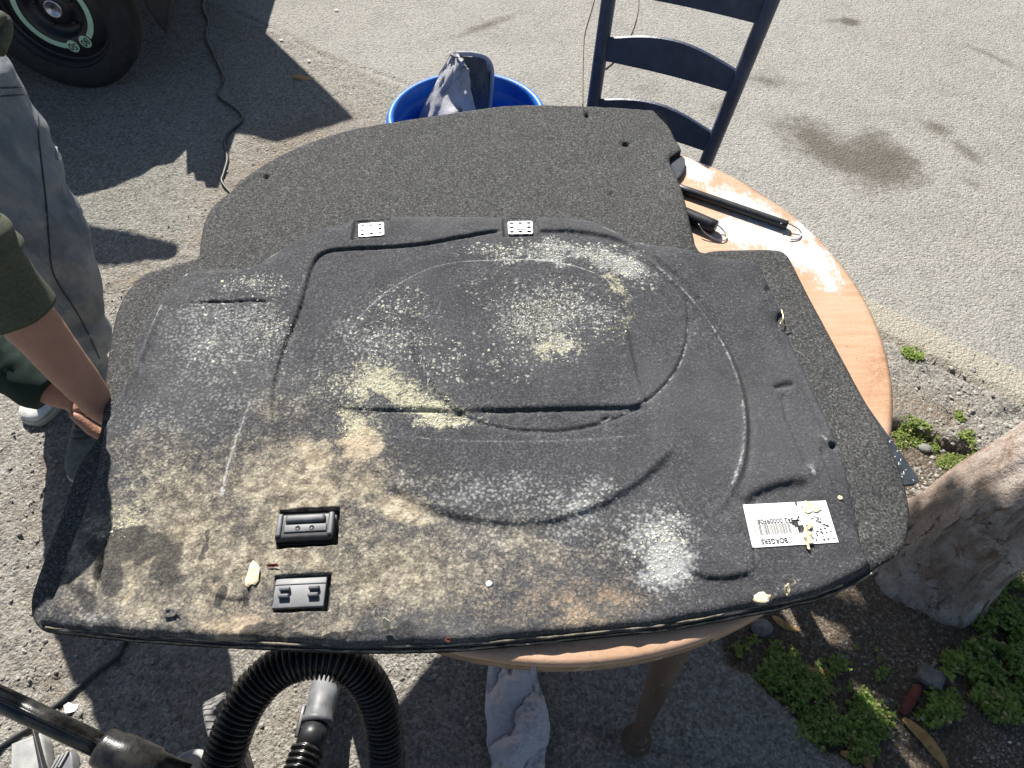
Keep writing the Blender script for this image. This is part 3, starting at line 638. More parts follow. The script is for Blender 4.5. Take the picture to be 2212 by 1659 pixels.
    for v in bo.data.vertices:          # the tail narrows in plan
        k = Bi @ v.co
        if k.x < .4: k.y += (.4 - k.x) ** 1.5 * .5 * (1 if k.y < .86 else -1); v.co = B @ k
    prism('shoulder', [(-.34, .6), (-.22, .76), (.1, .85), (1.9, .9), (2.6, .84), (3.1, .72), (3.1, .5), (-.36, .5)], .3, 1.55, M['paint_car'], root, T3, .03)
    zt = 1.31; rs, rf = -.16, 1.3  # unseen roof left as glass between rails, shaped for the cast shadow
    for w0, w1 in ((.33, .64), (1.3, 1.46)):
        prism('shadow_roof_rail', [(rs, w0 + .06), (.5, w0), (rf, w0), (rf, w1), (.4, w1), (rs, w0 + .1)], zt - .02, zt + .02, M['paint_car'], root, B, .006)
        for a0, a1, q in ((.95, .8, .05), (1.95, rf - .03, .035)):
            wm = (w0 + w1) / 2; tube('pillar', [B @ Vector((a0, wm, .85)), B @ Vector((a0 * .5 + a1 * .5, wm, 1.12)), B @ Vector((a1, wm, zt - .005))], q, M['paint_car'], root, 8)
        mesh('window', [B @ Vector(k) for k in ((-.2, wm, .83), (1.85, wm, .89), (rf - .06, wm, zt - .02), (rs + .05, wm, zt - .02))], [(0, 1, 2, 3)], M['glass'], root, False)
    mesh('roof_glass', [B @ Vector(k) for k in ((rs, .46, zt), (rf, .64, zt), (rf, 1.3, zt), (rs, 1.4, zt))], [(0, 1, 2, 3)], M['glass'], root, False)
    box('roof_header', (0, 0, 0), (.12, 1.2, .04), M['paint_car'], root, B @ Matrix.Translation((rf, .85, zt)), .01)
    mesh('windscreen', [B @ Vector(k) for k in ((1.95, .3, .89), (1.95, 1.5, .89), (rf + .03, 1.4, zt - .01), (rf + .03, .3, zt - .01))], [(0, 1, 2, 3)], M['glass'], root, False)
    lid = [Vector(k) for k in ((-1.16, 3.97, 1.38), (-1.43, 3.79, 1.36), (-1.8, 3.45, .84), (-1.6, 4.3, .84))]; nl = (lid[1] - lid[0]).cross(lid[2] - lid[0]).normalized() * .025  # unseen raised lid, shaped so its shadow makes the right-hand lobe
    mesh('shadow_lid', lid + [k + nl for k in lid], [(0, 1, 2, 3), (7, 6, 5, 4)] + [(k, k + 4, (k + 1) % 4 + 4, (k + 1) % 4) for k in range(4)], M['paint_car'], root, False)
    prism('bumper', [(-.47, .45), (-.38, .40), (-.38, .56), (-.47, .58)], -.02, 1.74, M['black_plastic'], root, T3, .012)
    prism('splash_guard', [(-.34, .58), (-.36, .30), (-.39, .21), (-.42, .27), (-.46, .34), (-.47, .5)], .03, .13, M['black_plastic'], root, T3, .008)
    for w_ in (.06, 1.66): box('tail_lamp', (0, 0, 0), (.05, .2, .16), M['tail_red'], root, B @ Matrix.Translation((-.425, w_ + (.06 if w_ < 1 else -.06), .56)), .012)
    box('door_handle', (0, 0, 0), (.2, .03, .03), M['paint_car'], root, B @ Matrix.Translation((.62, -.012, .6)), .008)
    box('wing_mirror', (0, 0, 0), (.14, .2, .13), M['paint_car'], root, B @ Matrix.Translation((1.7, -.06, .97)), .03)
build_car()

# ================================================================== BOOT FLOOR PANEL
ZC, ZF = .7505, .7605            # top of the carpet sheet, nominal top of the felt layer
CARPET = [(428, 552), (432, 520), (440, 480), (455, 447), (478, 425), (492, 415), (503, 405), (512, 392), (540, 372), (600, 335), (680, 300), (760, 276), (840, 262), (950, 245), (1050, 230), (1110, 224), (1200, 224), (1310, 229), (1415, 238), (1434, 242), (1442, 262), (1456, 298), (1470, 328), (1464, 336), (1448, 346), (1445, 356), (1449, 368), (1458, 392), (1470, 430), (1485, 485), (1496, 525), (1505, 543), (1518, 550), (1540, 544), (1580, 539), (1640, 536), (1682, 538), (1698, 546), (1710, 562), (1750, 640), (1830, 790), (1900, 930), (1943, 1018), (1960, 1068), (1967, 1115), (1961, 1160), (1944, 1192), (1910, 1214), (1886, 1228),
          (1884, 1238), (1822, 1272), (1740, 1300), (1600, 1330), (1450, 1357), (1300, 1373), (1100, 1393), (960, 1403), (760, 1406), (600, 1400), (400, 1390), (250, 1378), (110, 1363), (80, 1352), (66, 1325), (66, 1290), (76, 1255), (100, 1190), (140, 1085), (165, 1010), (195, 965), (212, 940), (220, 900), (224, 860), (229, 795), (240, 720), (258, 655), (283, 615), (312, 590), (350, 577), (385, 568), (412, 560)]
FELT = [(84, 1348), (110, 1285), (160, 1140), (200, 1015), (228, 905), (262, 822), (284, 778), (290, 722), (312, 682), (368, 612), (398, 586), (430, 574), (500, 574), (545, 566), (582, 546), (625, 520), (668, 497), (735, 479), (765, 470), (840, 463), (1000, 461), (1085, 464), (1160, 463), (1258, 467), (1330, 493), (1372, 518), (1450, 535), (1530, 552), (1590, 555), (1636, 561), (1650, 578), (1678, 640), (1692, 662), (1698, 684), (1682, 690), (1684, 702), (1697, 706), (1722, 750), (1760, 832), (1800, 922), (1822, 988), (1850, 1100), (1870, 1180), (1881, 1224), (1820, 1260), (1740, 1287), (1600, 1316), (1450, 1344), (1300, 1360), (1100, 1380), (960, 1390), (760, 1392), (600, 1386), (400, 1377), (250, 1366)]
def cutgrid(poly, st):
    x0, y0 = poly.min(0) - st; x1, y1 = poly.max(0) + st
    xs = np.arange(x0, x1 + st, st); ys = np.arange(y0, y1 + st, st); X, Y = np.meshgrid(xs, ys); sh = X.shape; X = X.ravel(); Y = Y.ravel()
    ins = inside(X, Y, poly); d, bx, by, _, _ = dline(X, Y, poly, True)
    I = np.arange(X.size).reshape(sh); Q = np.stack([I[:-1, :-1], I[:-1, 1:], I[1:, 1:], I[1:, :-1]], -1).reshape(-1, 4)
    Q = Q[ins[Q].any(1)]; used = np.unique(Q); out = used[~ins[used]]; X[out] = bx[out]; Y[out] = by[out]; d[out] = 0
    near = used[ins[used] & (d[used] < st * .3)]
    mp = np.full(X.size, -1); mp[used] = np.arange(len(used)); Q = mp[Q]; return X[used], Y[used], d[used], Q
def skirted(X, Y, Z, Q, zb):
    """close a height sheet with a wall down to zb and a flat underside"""
    n = len(X); E = np.concatenate([Q[:, [0, 1]], Q[:, [1, 2]], Q[:, [2, 3]], Q[:, [3, 0]]]); key = np.sort(E, 1); k = key[:, 0].astype(np.int64) * n + key[:, 1]
    u, idx, cnt = np.unique(k, return_index=True, return_counts=True); be = E[idx[cnt == 1]]
    bv = np.unique(be); mp = np.full(n, -1); mp[bv] = n + np.arange(len(bv))
    V = np.concatenate([np.stack([X, Y, Z], 1), np.stack([X[bv], Y[bv], (Z[bv] - .008 if zb is None else np.full(len(bv), zb))], 1)])
    W = np.stack([be[:, 1], be[:, 0], mp[be[:, 0]], mp[be[:, 1]]], 1); return V, np.concatenate([Q, W]), bv
def foldline(X, Y, pl, amp, w, decay, f0=.08, f1=.08, z=ZF):
    q = smooth(PA(pl, z), 6); d, _, _, sg, t = dline(X, Y, q)
    fade = (sstep(0, f0, t) if f0 else 1) * (sstep(1, 1 - f1, t) if f1 else 1)
    s = d * sg + (fbm(X, Y, 150, 2, 78) - .5) * .002; return amp * np.tanh(s / w) * np.exp(-np.abs(s) / decay) * fade
def ridge(X, Y, pl, amp, w, f0=.06, f1=.06, z=ZF):
    q = smooth(PA(pl, z), 6); d, _, _, sg, t = dline(X, Y, q); d = np.abs(d + (fbm(X, Y, 150, 2, 77) - .5) * .0022 * (w < .02))
    return amp * np.exp(-(d / w) ** 2) * (sstep(0, f0, t) if f0 else 1) * (sstep(1, 1 - f1, t) if f1 else 1)
def pad(X, Y, poly, amp, w, z=ZF, closed_smooth=True):
    q = PA(poly, z); q = smooth(q, 5, True) if closed_smooth else q; d, *_ = dline(X, Y, q, True); s = np.where(inside(X, Y, q), d, -d); return amp * sstep(-w, w, s)

LATCH = [(606, 1103), (733, 1098), (728, 1176), (598, 1184)]; CLIP = [(596, 1246), (715, 1240), (708, 1318), (590, 1323)]
PL1 = [(777, 485), (831, 480), (827, 508), (773, 512)]; PL2 = [(1096, 479), (1148, 478), (1153, 505), (1099, 506)]
LABEL = [(1604, 1091), (1783, 1082), (1811, 1172), (1625, 1184)]

def lift(px, py): return np.maximum(blobs(px, py, [(1478, 440, 70, 110, 0, .020), (1455, 355, 60, 50, 0, .012)]), blobs(px, py, [(1905, 960, 80, 130, 25, .0085)]))   # raised where rods and board lie beneath
def build_panel():
    c0 = P(1000, 900, 0); root = empty('boot_floor_panel', (c0.x, c0.y, ZC)); tag(root, 'mouldy black felt car boot floor panel lying upside down on the round table', 'car panel')
    # ---- carpet sheet
    cp = smooth(PA(CARPET, ZC), 3, True); X, Y, d, Q = cutgrid(cp, .004)
    px, py = proj(X, Y, ZC)
    Z = ZC + .004 * (fbm(X, Y, 3, 3, 81) - .5) + .0008 * (fbm(X, Y, 60, 3, 82) - .5) - .004 * np.exp(-(d / .003) ** 2)
    Z += blobs(px, py, [(1870, 1090, 40, 60, 0, -.006), (1885, 1160, 40, 40, 0, .004)])
    for hx, hy, rx, ry in ((1352, 311, 6, 3.5), (1268, 247, 3.5, 4), (1318, 418, 2, 1.5), (574, 381, 4, 3), (1190, 300, 1.6, 1.2)): Z -= .02 * blobs(px, py, [(hx, hy, rx, ry)])
    sl = ridge(X, Y, [(520, 405), (550, 385), (572, 372)], .003, .002, z=ZC); Z -= sl
    front = sstep(1180, 1300, py); zb = ZC - .008
    Z += lift(px, py) ; V, F2, bv = skirted(X, Y, Z, Q, None); o = npmesh('carpet_sheet', V, F2, M['carpet'], root)
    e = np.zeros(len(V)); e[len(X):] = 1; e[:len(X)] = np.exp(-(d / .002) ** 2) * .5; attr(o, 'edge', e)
    # ---- felt layer
    fp = smooth(PA(FELT, ZF), 3, True); fp = fp + np.stack([(fbm(fp[:, 0], fp[:, 1], 90, 3, 85) - .5), (fbm(fp[:, 0], fp[:, 1], 90, 3, 86) - .5)], 1) * .006
    X, Y, d, Q = cutgrid(fp, .0018); px, py = proj(X, Y, ZF)
    thin = sstep(560, 640, py) * 0 + np.clip(blobs(px, py, [(300, 760, 90, 160, 20), (480, 560, 160, 60, 0), (1720, 800, 120, 330, 65)]), 0, 1)
    front = sstep(.03, .0, np.abs(0)) * 0
    edge = 1 - np.exp(-(d / .004) ** 1.3)
    slope = 1 - np.exp(-d / .016)
    back = sstep(1240, 1150, py + .06 * (px - 1000))
    prof = edge * (1 - back) + (edge * .35 + slope * .65) * back
    H = .0105 * prof + .0035 * (fbm(X, Y, 4, 3, 91) - .5) + .0012 * (fbm(X, Y, 45, 4, 92) - .5)
    G1 = [(1088, 497), (1050, 501), (980, 514), (930, 524), (880, 530), (800, 536), (730, 539), (698, 546), (680, 562), (668, 595), (655, 645), (640, 688), (622, 732), (604, 780), (594, 825), (590, 870), (593, 910), (602, 948), (612, 985)]
    H += foldline(X, Y, G1, -.0065, .0022, .035, .02, .15) if False else 0
    H += foldline(X, Y, G1, -.0014, .0024, .035, .03, .18) + ridge(X, Y, [(a_ + 2, b_ + 2) for a_, b_ in G1], -.0050, .0030, .03, .18)
    H += foldline(X, Y, [(1150, 500), (1230, 500), (1290, 508), (1345, 522), (1400, 560)], .0035, .003, .03, .1, .2)
    H += ridge(X, Y, [(1355, 540), (1420, 582), (1490, 648), (1550, 730), (1590, 820), (1608, 905), (1605, 985), (1585, 1050), (1545, 1110), (1520, 1140)], .004, .0045, .1, .2)
    H += ridge(X, Y, [(1390, 545), (1470, 610), (1550, 705), (1600, 800), (1622, 900), (1616, 1000), (1590, 1070)], -.004, .005, .1, .2)
    # spare wheel bulge: lower arc
    H += foldline(X, Y, [(765, 975), (800, 1015), (850, 1058), (910, 1090), (980, 1115), (1060, 1130), (1130, 1132), (1215, 1122), (1300, 1092), (1370, 1050), (1425, 1005), (1472, 955)], .0040, .0042, .06, .2, .1)
    # disc
    disc = [(905, 672), (897, 720), (902, 770), (922, 820), (958, 866), (1010, 903), (1085, 926), (1160, 932), (1240, 928), (1320, 908), (1390, 872), (1445, 822), (1476, 765), (1487, 705), (1478, 645), (1450, 595)]
    H += ridge(X, Y, disc, -.0032, .0032, .1, .15) + foldline(X, Y, disc, .0014, .003, .02, .1, .1)
    H += ridge(X, Y, [(893, 740), (900, 775), (925, 835), (965, 880), (1020, 912)], -.0035, .0045, .15, .2)
    H += pad(X, Y, [(900, 660), (897, 740), (935, 840), (1010, 905), (1120, 930), (1240, 928), (1390, 872), (1476, 765), (1487, 690), (1440, 590), (1330, 545), (1150, 545), (980, 580)], -.0018, .012)
    # D-shaped plateau
    dsh = [(735, 884), (732, 800), (742, 745), (770, 700), (812, 655), (860, 618), (930, 583), (1000, 568), (1090, 563), (1165, 563), (1225, 573), (1290, 595), (1320, 615), (1340, 645), (1352, 700), (1366, 770), (1380, 830), (1392, 878), (1300, 884), (1160, 886), (1025, 889), (900, 886)]
    H += pad(X, Y, dsh, .0042, .0042)
    H += ridge(X, Y, [(1020, 889), (1100, 888), (1250, 885), (1360, 883), (1392, 880)], -.0042, .0042, .08, .05)
    H += ridge(X, Y, [(735, 886), (820, 889), (900, 889), (990, 893)], -.0026, .0026, .1, .1)
    H += foldline(X, Y, [(830, 944), (920, 948), (1000, 953), (1160, 955), (1280, 951), (1400, 941)], -.0012, .002, .015, .1, .2)
    # left side
    H += ridge(X, Y, [(395, 659), (440, 655), (500, 653), (560, 652), (578, 656)], -.0042, .0028, .3, .04)
    H += foldline(X, Y, [(545, 868), (522, 920), (505, 970), (492, 1015), (482, 1075)], .006, .006, .03, .2, .2)
    H += ridge(X, Y, [(655, 760), (668, 810), (662, 860)], -.002, .01, .3, .3)
    H += ridge(X, Y, [(215, 945), (255, 860), (300, 780), (325, 725), (352, 655)], .0045, .006, .1, .1) + ridge(X, Y, [(222, 925), (262, 838), (295, 770), (318, 715), (340, 662)], -.004, .006, .1, .1)
    H += foldline(X, Y, [(400, 588), (480, 585), (560, 572), (620, 540)], -.002, .004, .02, .1, .1)
    # latch surround
    H += foldline(X, Y, [(660, 1063), (625, 1072), (590, 1080), (568, 1092), (558, 1120), (550, 1160), (546, 1220), (543, 1260)], -.0042, .008, .03, .15, .25)
    H += foldline(X, Y, [(440, 1260), (470, 1290), (520, 1298), (550, 1285)], .003, .003, .02, .2, .2)
    # right side
    H += ridge(X, Y, [(1655, 628), (1668, 618), (1684, 622)], -.004, .005) + ridge(X, Y, [(1668, 840), (1690, 834), (1716, 830)], -.005, .0045, .2, .05) + ridge(X, Y, [(1690, 850), (1700, 900), (1720, 950), (1745, 1010)], -.0025, .004)
    H += foldline(X, Y, [(1606, 1092), (1630, 1068), (1670, 1052), (1710, 1044), (1760, 1040)], .006, .006, .03, .1, .2)
    H += foldline(X, Y, [(1480, 1175), (1478, 1205), (1495, 1236), (1540, 1250), (1590, 1246), (1628, 1236)], .003, .003, .02, .2, .1) + ridge(X, Y, [(1626, 1180), (1630, 1210), (1632, 1240)], -.0025, .0018)
    H += pad(X, Y, [(1490, 1165), (1620, 1172), (1630, 1236), (1560, 1250), (1500, 1236), (1482, 1200)], .0018, .006)
    H += ridge(X, Y, [(1650, 640), (1690, 730), (1740, 840), (1790, 950), (1820, 1040)], -.002, .006) + ridge(X, Y, [(1770, 965), (1800, 1040), (1850, 1130), (1878, 1210)], -.003, .003)
    H -= .014 * blobs(px, py, [(1692, 682, 9, 7, 20), (1801, 962, 7, 5), (1308, 905, 12, 4, -20, .35)])
    H += .004 * blobs(px, py, [(1780, 950, 16, 14), (1752, 1018, 12, 14)]) * (.4 + 1.2 * fbm(X, Y, 120, 3, 94))
    # tear near the left corner, crusty front edge
    H += ridge(X, Y, [(243, 1112), (236, 1150), (225, 1185), (215, 1220), (212, 1255), (206, 1290)], -.0035, .0022) - .012 * blobs(px, py, [(214, 1235, 5, 26, 10)])
    crust = sstep(1270, 1380, py + .0 * px) * sstep(700, 300, px) + .5 * sstep(1330, 1385, py)
    H += crust * (.005 * (fbm(X, Y, 30, 4, 95) - .5) + .004 * (fbm(X, Y, 110, 3, 96) - .5))
    H += foldline(X, Y, [(455, 1160), (470, 1250), (440, 1300)], .002, .004, .02)
    # hinge recesses, latch and clip wells
    for q, dep, w_ in (([(766, 470), (842, 463), (840, 515), (760, 520)], -.0085, .0025), ([(1086, 465), (1160, 463), (1166, 510), (1088, 512)], -.0085, .0025), (LATCH, -.02, .0014), (CLIP, -.02, .0014)): H += pad(X, Y, q, dep, w_, ZF, False)
    Z = np.maximum(ZC + .0015 + H, ZC - .007)
    V, F2, bv = skirted(X, Y, Z + lift(px, py), Q, ZC - .003); o = npmesh('felt_layer', V, F2, M['felt'], root)
    # ---- mould, dirt, wear, and sunlit fold walls painted pale
    n = lambda sc, s, k=1.: 1 + (fbm(X, Y, sc, 4, s) - .5) * k
    wob = (fbm(X, Y, 14, 4, 101, .65) - .5) * 110 + (fbm(X, Y, 70, 3, 201) - .5) * 36; wob2 = (fbm(X, Y, 14, 4, 102, .65) - .5) * 110 + (fbm(X, Y, 70, 3, 202) - .5) * 36; qx = px + wob; qy = py + wob2
    tan = blobs(qx, qy, [(680, 985, 42, 48, 0, .95), (770, 955, 48, 42, -30, 1.), (700, 1062, 130, 42, 0, .75), (350, 1050, 190, 90, -15, .48), (300, 975, 110, 50, 0, .35), (880, 1098, 90, 28, 15, .95), (800, 1060, 80, 40, 20, .7), (760, 1150, 140, 90, 0, .5), (420, 1240, 150, 90, 0, .5), (520, 1345, 130, 42, 0, .9), (700, 1340, 120, 45, 0, .6), (560, 1180, 70, 100, 0, .55), (640, 1215, 130, 40, 0, .7), (1000, 1205, 200, 80, 0, .42), (1130, 1195, 170, 60, 0, .5), (1240, 1290, 140, 55, 0, .6), (1330, 1285, 70, 45, 0, .6), (1150, 1340, 120, 30, 0, .5), (290, 1262, 14, 55, 5, 1.), (310, 1310, 60, 40, 0, .6), (150, 1330, 60, 25, 0, .4), (460, 1290, 50, 70, 0, .5), (1650, 1290, 20, 8, 0, .8), (1698, 1278, 5, 14, 0, 1.), (440, 1200, 440, 210, 0, .6), (900, 1230, 480, 150, 0, .56), (330, 980, 200, 90, 0, .36), (640, 1050, 300, 120, 0, .6), (600, 880, 160, 90, 0, .3), (1250, 1290, 250, 80, 0, .5)]) * n(8, 103, .9)
    yel = blobs(qx, qy, [(830, 850, 115, 48, 5, .75), (900, 882, 110, 26, 5, .8), (720, 830, 100, 70, 0, .38), (960, 905, 70, 16, 8, .75), (780, 800, 80, 50, 0, .5), (480, 780, 120, 80, 0, .25), (560, 730, 60, 60, 0, .3), (1210, 750, 60, 26, 10, .7), (1180, 690, 90, 60, 0, .38), (1345, 690, 20, 70, -12, .5), (1310, 610, 40, 20, 30, .6), (270, 1110, 45, 90, 30, .55), (350, 1020, 150, 60, -10, .3), (770, 915, 70, 40, 0, .6), (1050, 880, 60, 40, 0, .3)])
    spot = blobs(qx * .6 + px * .4, qy * .6 + py * .4, [(1090, 545, 80, 24, 0, .75), (1190, 538, 80, 22, 3, .85), (1270, 548, 60, 26, 10, .9), (1345, 572, 60, 32, 25, .9), (1370, 585, 40, 24, 0, .8), (1200, 690, 100, 80, 0, .62), (1130, 690, 60, 50, 0, .7), (1215, 752, 55, 26, 10, .95), (1290, 690, 60, 60, 0, .45), (1100, 640, 120, 60, 0, .35), (1100, 770, 120, 50, 0, .35), (860, 660, 80, 50, 0, .45), (850, 740, 110, 70, 0, .5), (960, 790, 80, 50, 0, .4), (560, 612, 90, 28, 0, .6), (520, 690, 100, 36, 0, .45), (590, 720, 50, 80, 0, .5), (470, 760, 110, 70, 0, .3), (1435, 1180, 40, 70, 10, .9), (1440, 1235, 45, 22, 0, .7), (1380, 1180, 60, 60, 0, .45), (1260, 1080, 90, 40, -10, .42), (960, 905, 80, 16, 5, .6), (760, 860, 90, 60, 0, .3)])
    pale = blobs(qx, qy, [(1080, 1060, 220, 50, 0, .45), (1265, 1085, 90, 42, -12, .6), (1400, 1165, 80, 80, 0, .65), (1440, 1215, 60, 50, 0, .85), (1300, 1190, 150, 50, 0, .3), (900, 1030, 80, 50, 20, .35), (1340, 570, 80, 34, 20, .6), (1230, 545, 120, 22, 0, .45), (440, 840, 200, 120, 0, .34), (350, 930, 200, 110, 0, .42), (180, 1330, 70, 22, 0, .5), (1270, 680, 70, 60, 0, .32), (1000, 1120, 200, 60, 0, .25), (620, 870, 60, 100, 0, .25), (800, 990, 120, 30, 0, .2), (1150, 1120, 340, 120, 0, .4), (450, 720, 200, 140, 0, .36), (1150, 680, 260, 150, 0, .16), (760, 780, 200, 130, 0, .32)]) * n(10, 105, .8)
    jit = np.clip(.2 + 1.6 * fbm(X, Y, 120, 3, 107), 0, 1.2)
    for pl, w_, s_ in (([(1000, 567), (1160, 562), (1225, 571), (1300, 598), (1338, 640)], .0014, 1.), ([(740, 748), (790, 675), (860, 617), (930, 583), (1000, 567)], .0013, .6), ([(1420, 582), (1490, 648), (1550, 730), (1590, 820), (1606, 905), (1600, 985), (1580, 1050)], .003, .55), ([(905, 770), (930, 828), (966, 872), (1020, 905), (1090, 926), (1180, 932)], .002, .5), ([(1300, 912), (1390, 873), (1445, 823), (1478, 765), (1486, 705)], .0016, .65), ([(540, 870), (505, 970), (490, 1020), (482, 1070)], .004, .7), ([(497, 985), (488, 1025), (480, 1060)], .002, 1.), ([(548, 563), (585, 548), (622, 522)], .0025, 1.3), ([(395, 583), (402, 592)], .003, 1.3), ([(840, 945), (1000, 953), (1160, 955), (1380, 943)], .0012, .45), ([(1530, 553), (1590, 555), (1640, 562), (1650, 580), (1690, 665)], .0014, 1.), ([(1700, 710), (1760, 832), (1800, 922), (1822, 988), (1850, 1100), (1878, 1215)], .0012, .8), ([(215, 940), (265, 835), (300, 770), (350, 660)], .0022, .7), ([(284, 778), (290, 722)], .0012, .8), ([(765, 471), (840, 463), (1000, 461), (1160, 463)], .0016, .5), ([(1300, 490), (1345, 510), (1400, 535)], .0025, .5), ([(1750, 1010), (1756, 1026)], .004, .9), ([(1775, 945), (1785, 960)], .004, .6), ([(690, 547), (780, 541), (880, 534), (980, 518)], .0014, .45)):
        q = smooth(PA(pl, ZF), 5); dd, *_ = dline(X, Y, q); pale = np.maximum(pale, s_ * np.exp(-(dd / w_) ** 2) * jit)  # worn pale fibres, plus sunlight painted along the fold walls
    dark = blobs(qx, qy, [(275, 1165, 95, 34, -8, .9), (235, 1230, 34, 62, 8, .95), (365, 1228, 40, 70, 0, .9), (330, 1180, 60, 30, 0, .8), (455, 1185, 9, 30, 8, 1.), (470, 1270, 18, 26, 0, .9), (545, 1280, 8, 30, 10, .9), (575, 1350, 40, 18, 0, .8), (760, 1375, 200, 10, 0, .8), (850, 1150, 80, 40, 0, .4), (980, 1110, 80, 18, 10, .5), (620, 940, 40, 60, 0, .4), (160, 1300, 40, 20, 0, .6), (1000, 1330, 120, 25, 0, .4)])
    fe = sstep(.008, .0, d) * sstep(1200, 1260, py); dark = np.maximum(dark, fe * .4)
    N = len(V) - len(X); ext = lambda a, v=0.: np.concatenate([np.clip(a, 0, 1.2), np.full(N, v)])
    ora = blobs(px, py, [(1240, 1300, 170, 60, 0, .8), (1330, 1290, 90, 50, 0, .8), (760, 960, 60, 60, 0, .3), (520, 1350, 120, 40, 0, .4)])
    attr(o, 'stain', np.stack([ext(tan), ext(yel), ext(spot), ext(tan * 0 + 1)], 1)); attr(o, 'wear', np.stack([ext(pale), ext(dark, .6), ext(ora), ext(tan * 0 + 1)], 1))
    pr = np.clip(np.maximum(spot, yel * .9) - .22, 0, 1) ** 1.3 * (d > .004); pr = pr / pr.sum(); pick = rng.choice(len(X), 4200, p=pr); OV = np.array([(1, 0, 0), (-1, 0, 0), (0, 1, 0), (0, -1, 0), (0, 0, .7), (0, 0, -.3)], float); OF = np.array([(0, 2, 4), (2, 1, 4), (1, 3, 4), (3, 0, 4), (2, 0, 5), (1, 2, 5), (3, 1, 5), (0, 3, 5)])
    rr_ = .0005 + .0016 * rng.random(4200) ** 2.5; cv = (OV[None] * (1 + rng.normal(0, .35, (4200, 6, 3)))) * rr_[:, None, None]; cv[..., 0] += (X[pick] + rng.normal(0, .001, 4200))[:, None]; cv[..., 1] += (Y[pick] + rng.normal(0, .001, 4200))[:, None]; cv[..., 2] += V[pick, 2][:, None]
    tag(npmesh('mould_crumbs', cv.reshape(-1, 3), (OF[None] + 6 * np.arange(4200)[:, None, None]).reshape(-1, 3), M['mould'], root), kind='stuff')
    me = o.data; bvh = BVHTree.FromPolygons([tuple(v) for v in V], [tuple(q) for q in F2.tolist()])
    def surf(px_, py_):
        d_ = ray(px_, py_).normalized(); h = bvh.ray_cast(Vector((0, 0, CAM_H)), d_); return h[0]
    # ---- laminated front edge: pale backing strip and dark strip between the layers
    fe_ = sorted([k for k in FELT[2:] if k[1] > 1215], key=lambda k: k[0]); fe_ = [(98, 1353), (160, 1358)] + fe_[:-1]
    ce_ = sorted([k for k in CARPET if k[1] > 1236 and k[0] > 90], key=lambda k: k[0])
    for src, z_, off, r_, mt, sd_ in ((fe_, ZC + .0028, 3.0, .0013, 'backing', 0), (fe_, ZC + .001, 6.0, .0015, 'black_plastic', 4), (ce_, ZC - .0025, .5, .0012, 'backing', 8)):
        q = smooth(src, 14); pts = []
        for i, k in enumerate(q):
            p = P(k[0], k[1] + off, z_); j = float(fbm(np.array([p.x]), np.array([sd_ * 3.7]), 40, 3, 191)[0]) - .5; pts.append(Vector((p.x, p.y - .004 * j, p.z + .0025 * j)))
        tube('edge_strip', pts, [r_ * (.3 + 1.3 * float(fbm(np.array([p.x]), np.array([sd_ * 2.1]), 70, 2, 193)[0])) for p in pts], M[mt], root, 7)
    # ---- frames of the fittings: x to the picture's right, y away
    def frame(q, z):
        a, b, c, d_ = [P(*k, z) for k in q]; ctr = (a + b + c + d_) / 4; x = ((b - a) + (c - d_)).normalized(); wd = ((b - a).length + (c - d_).length) / 2; hg = ((a - d_).length + (b - c).length) / 2
        y = Vector((0, 0, 1)).cross(x); Mx = Matrix(((x.x, y.x, 0, ctr.x), (x.y, y.y, 0, ctr.y), (x.z, y.z, 1, z), (0, 0, 0, 1))); return Mx, wd, hg
    # hinge plates with eight slots
    for q in (PL1, PL2):
        Mx, wd, hg = frame(q, ZF - .0042); cu = bpy.data.curves.new('plate', 'CURVE'); cu.dimensions = '2D'; cu.fill_mode = 'BOTH'; cu.extrude = .0008
        def ring(pts):
            sp = cu.splines.new('POLY'); sp.points.add(len(pts) - 1); sp.use_cyclic_u = True
            for p, k in zip(sp.points, pts): p.co = (*k, 0, 1)
        a, b, r = wd / 2, hg / 2, .003
        ring([(sx * (a - r) + r * math.cos(t), sy * (b - r) + r * math.sin(t)) for sx, sy, t0 in ((1, 1, 0), (-1, 1, 90), (-1, -1, 180), (1, -1, 270)) for t in (R(t0), R(t0 + 45), R(t0 + 90))])
        for i in (-1, 0, 1):
            for j in (-1, 0, 1):
                if i or j: ring([(i * a * .7 + .0042 * math.cos(t), j * b * .68 + .0032 * math.sin(t)) for t in np.linspace(0, 2 * math.pi, 10, endpoint=False)])
        to = bpy.data.objects.new('t', cu); me2 = bpy.data.meshes.new_from_object(to); me2.transform(Mx); hp = link('hinge_plate', me2, M['zinc'], root, False); bpy.data.objects.remove(to)
        box('tab', (0, 0, 0), (wd * .36, hg * .34, .0012), M['zinc'], hp, Mx @ Matrix.Translation((.001, 0, .0024)) @ Matrix.Rotation(R(9), 4, 'X'), .0004, 1)
    # latch
    Mx, wd, hg = frame(LATCH, ZF - .008); T = Matrix.Translation
    la = box('latch_base', (0, 0, 0), (wd - .003, hg - .003, .012), M['black_plastic'], root, Mx @ T((0, 0, -.004)), .002)
    box('latch_body', (0, 0, 0), (wd * .95, hg * .7, .016), M['black_plastic'], la, Mx @ T((-.001, -hg * .1, .0085)), .005, 3)
    box('grip_bar', (0, 0, 0), (wd * .66, hg * .2, .014), M['grey_plastic'], la, Mx @ T((0, hg * .07, .015)), .004, 3)
    box('grip_face', (0, 0, 0), (wd * .7, hg * .2, .004), M['grey_plastic'], la, Mx @ T((.001, -hg * .17, .0163)), .001)
    for sx in (-1, 1): box('side_cheek', (0, 0, 0), (wd * .09, hg * .6, .008), M['grey_plastic'], la, Mx @ T((sx * wd * .425, -hg * .07, .0155)), .0025, 3)
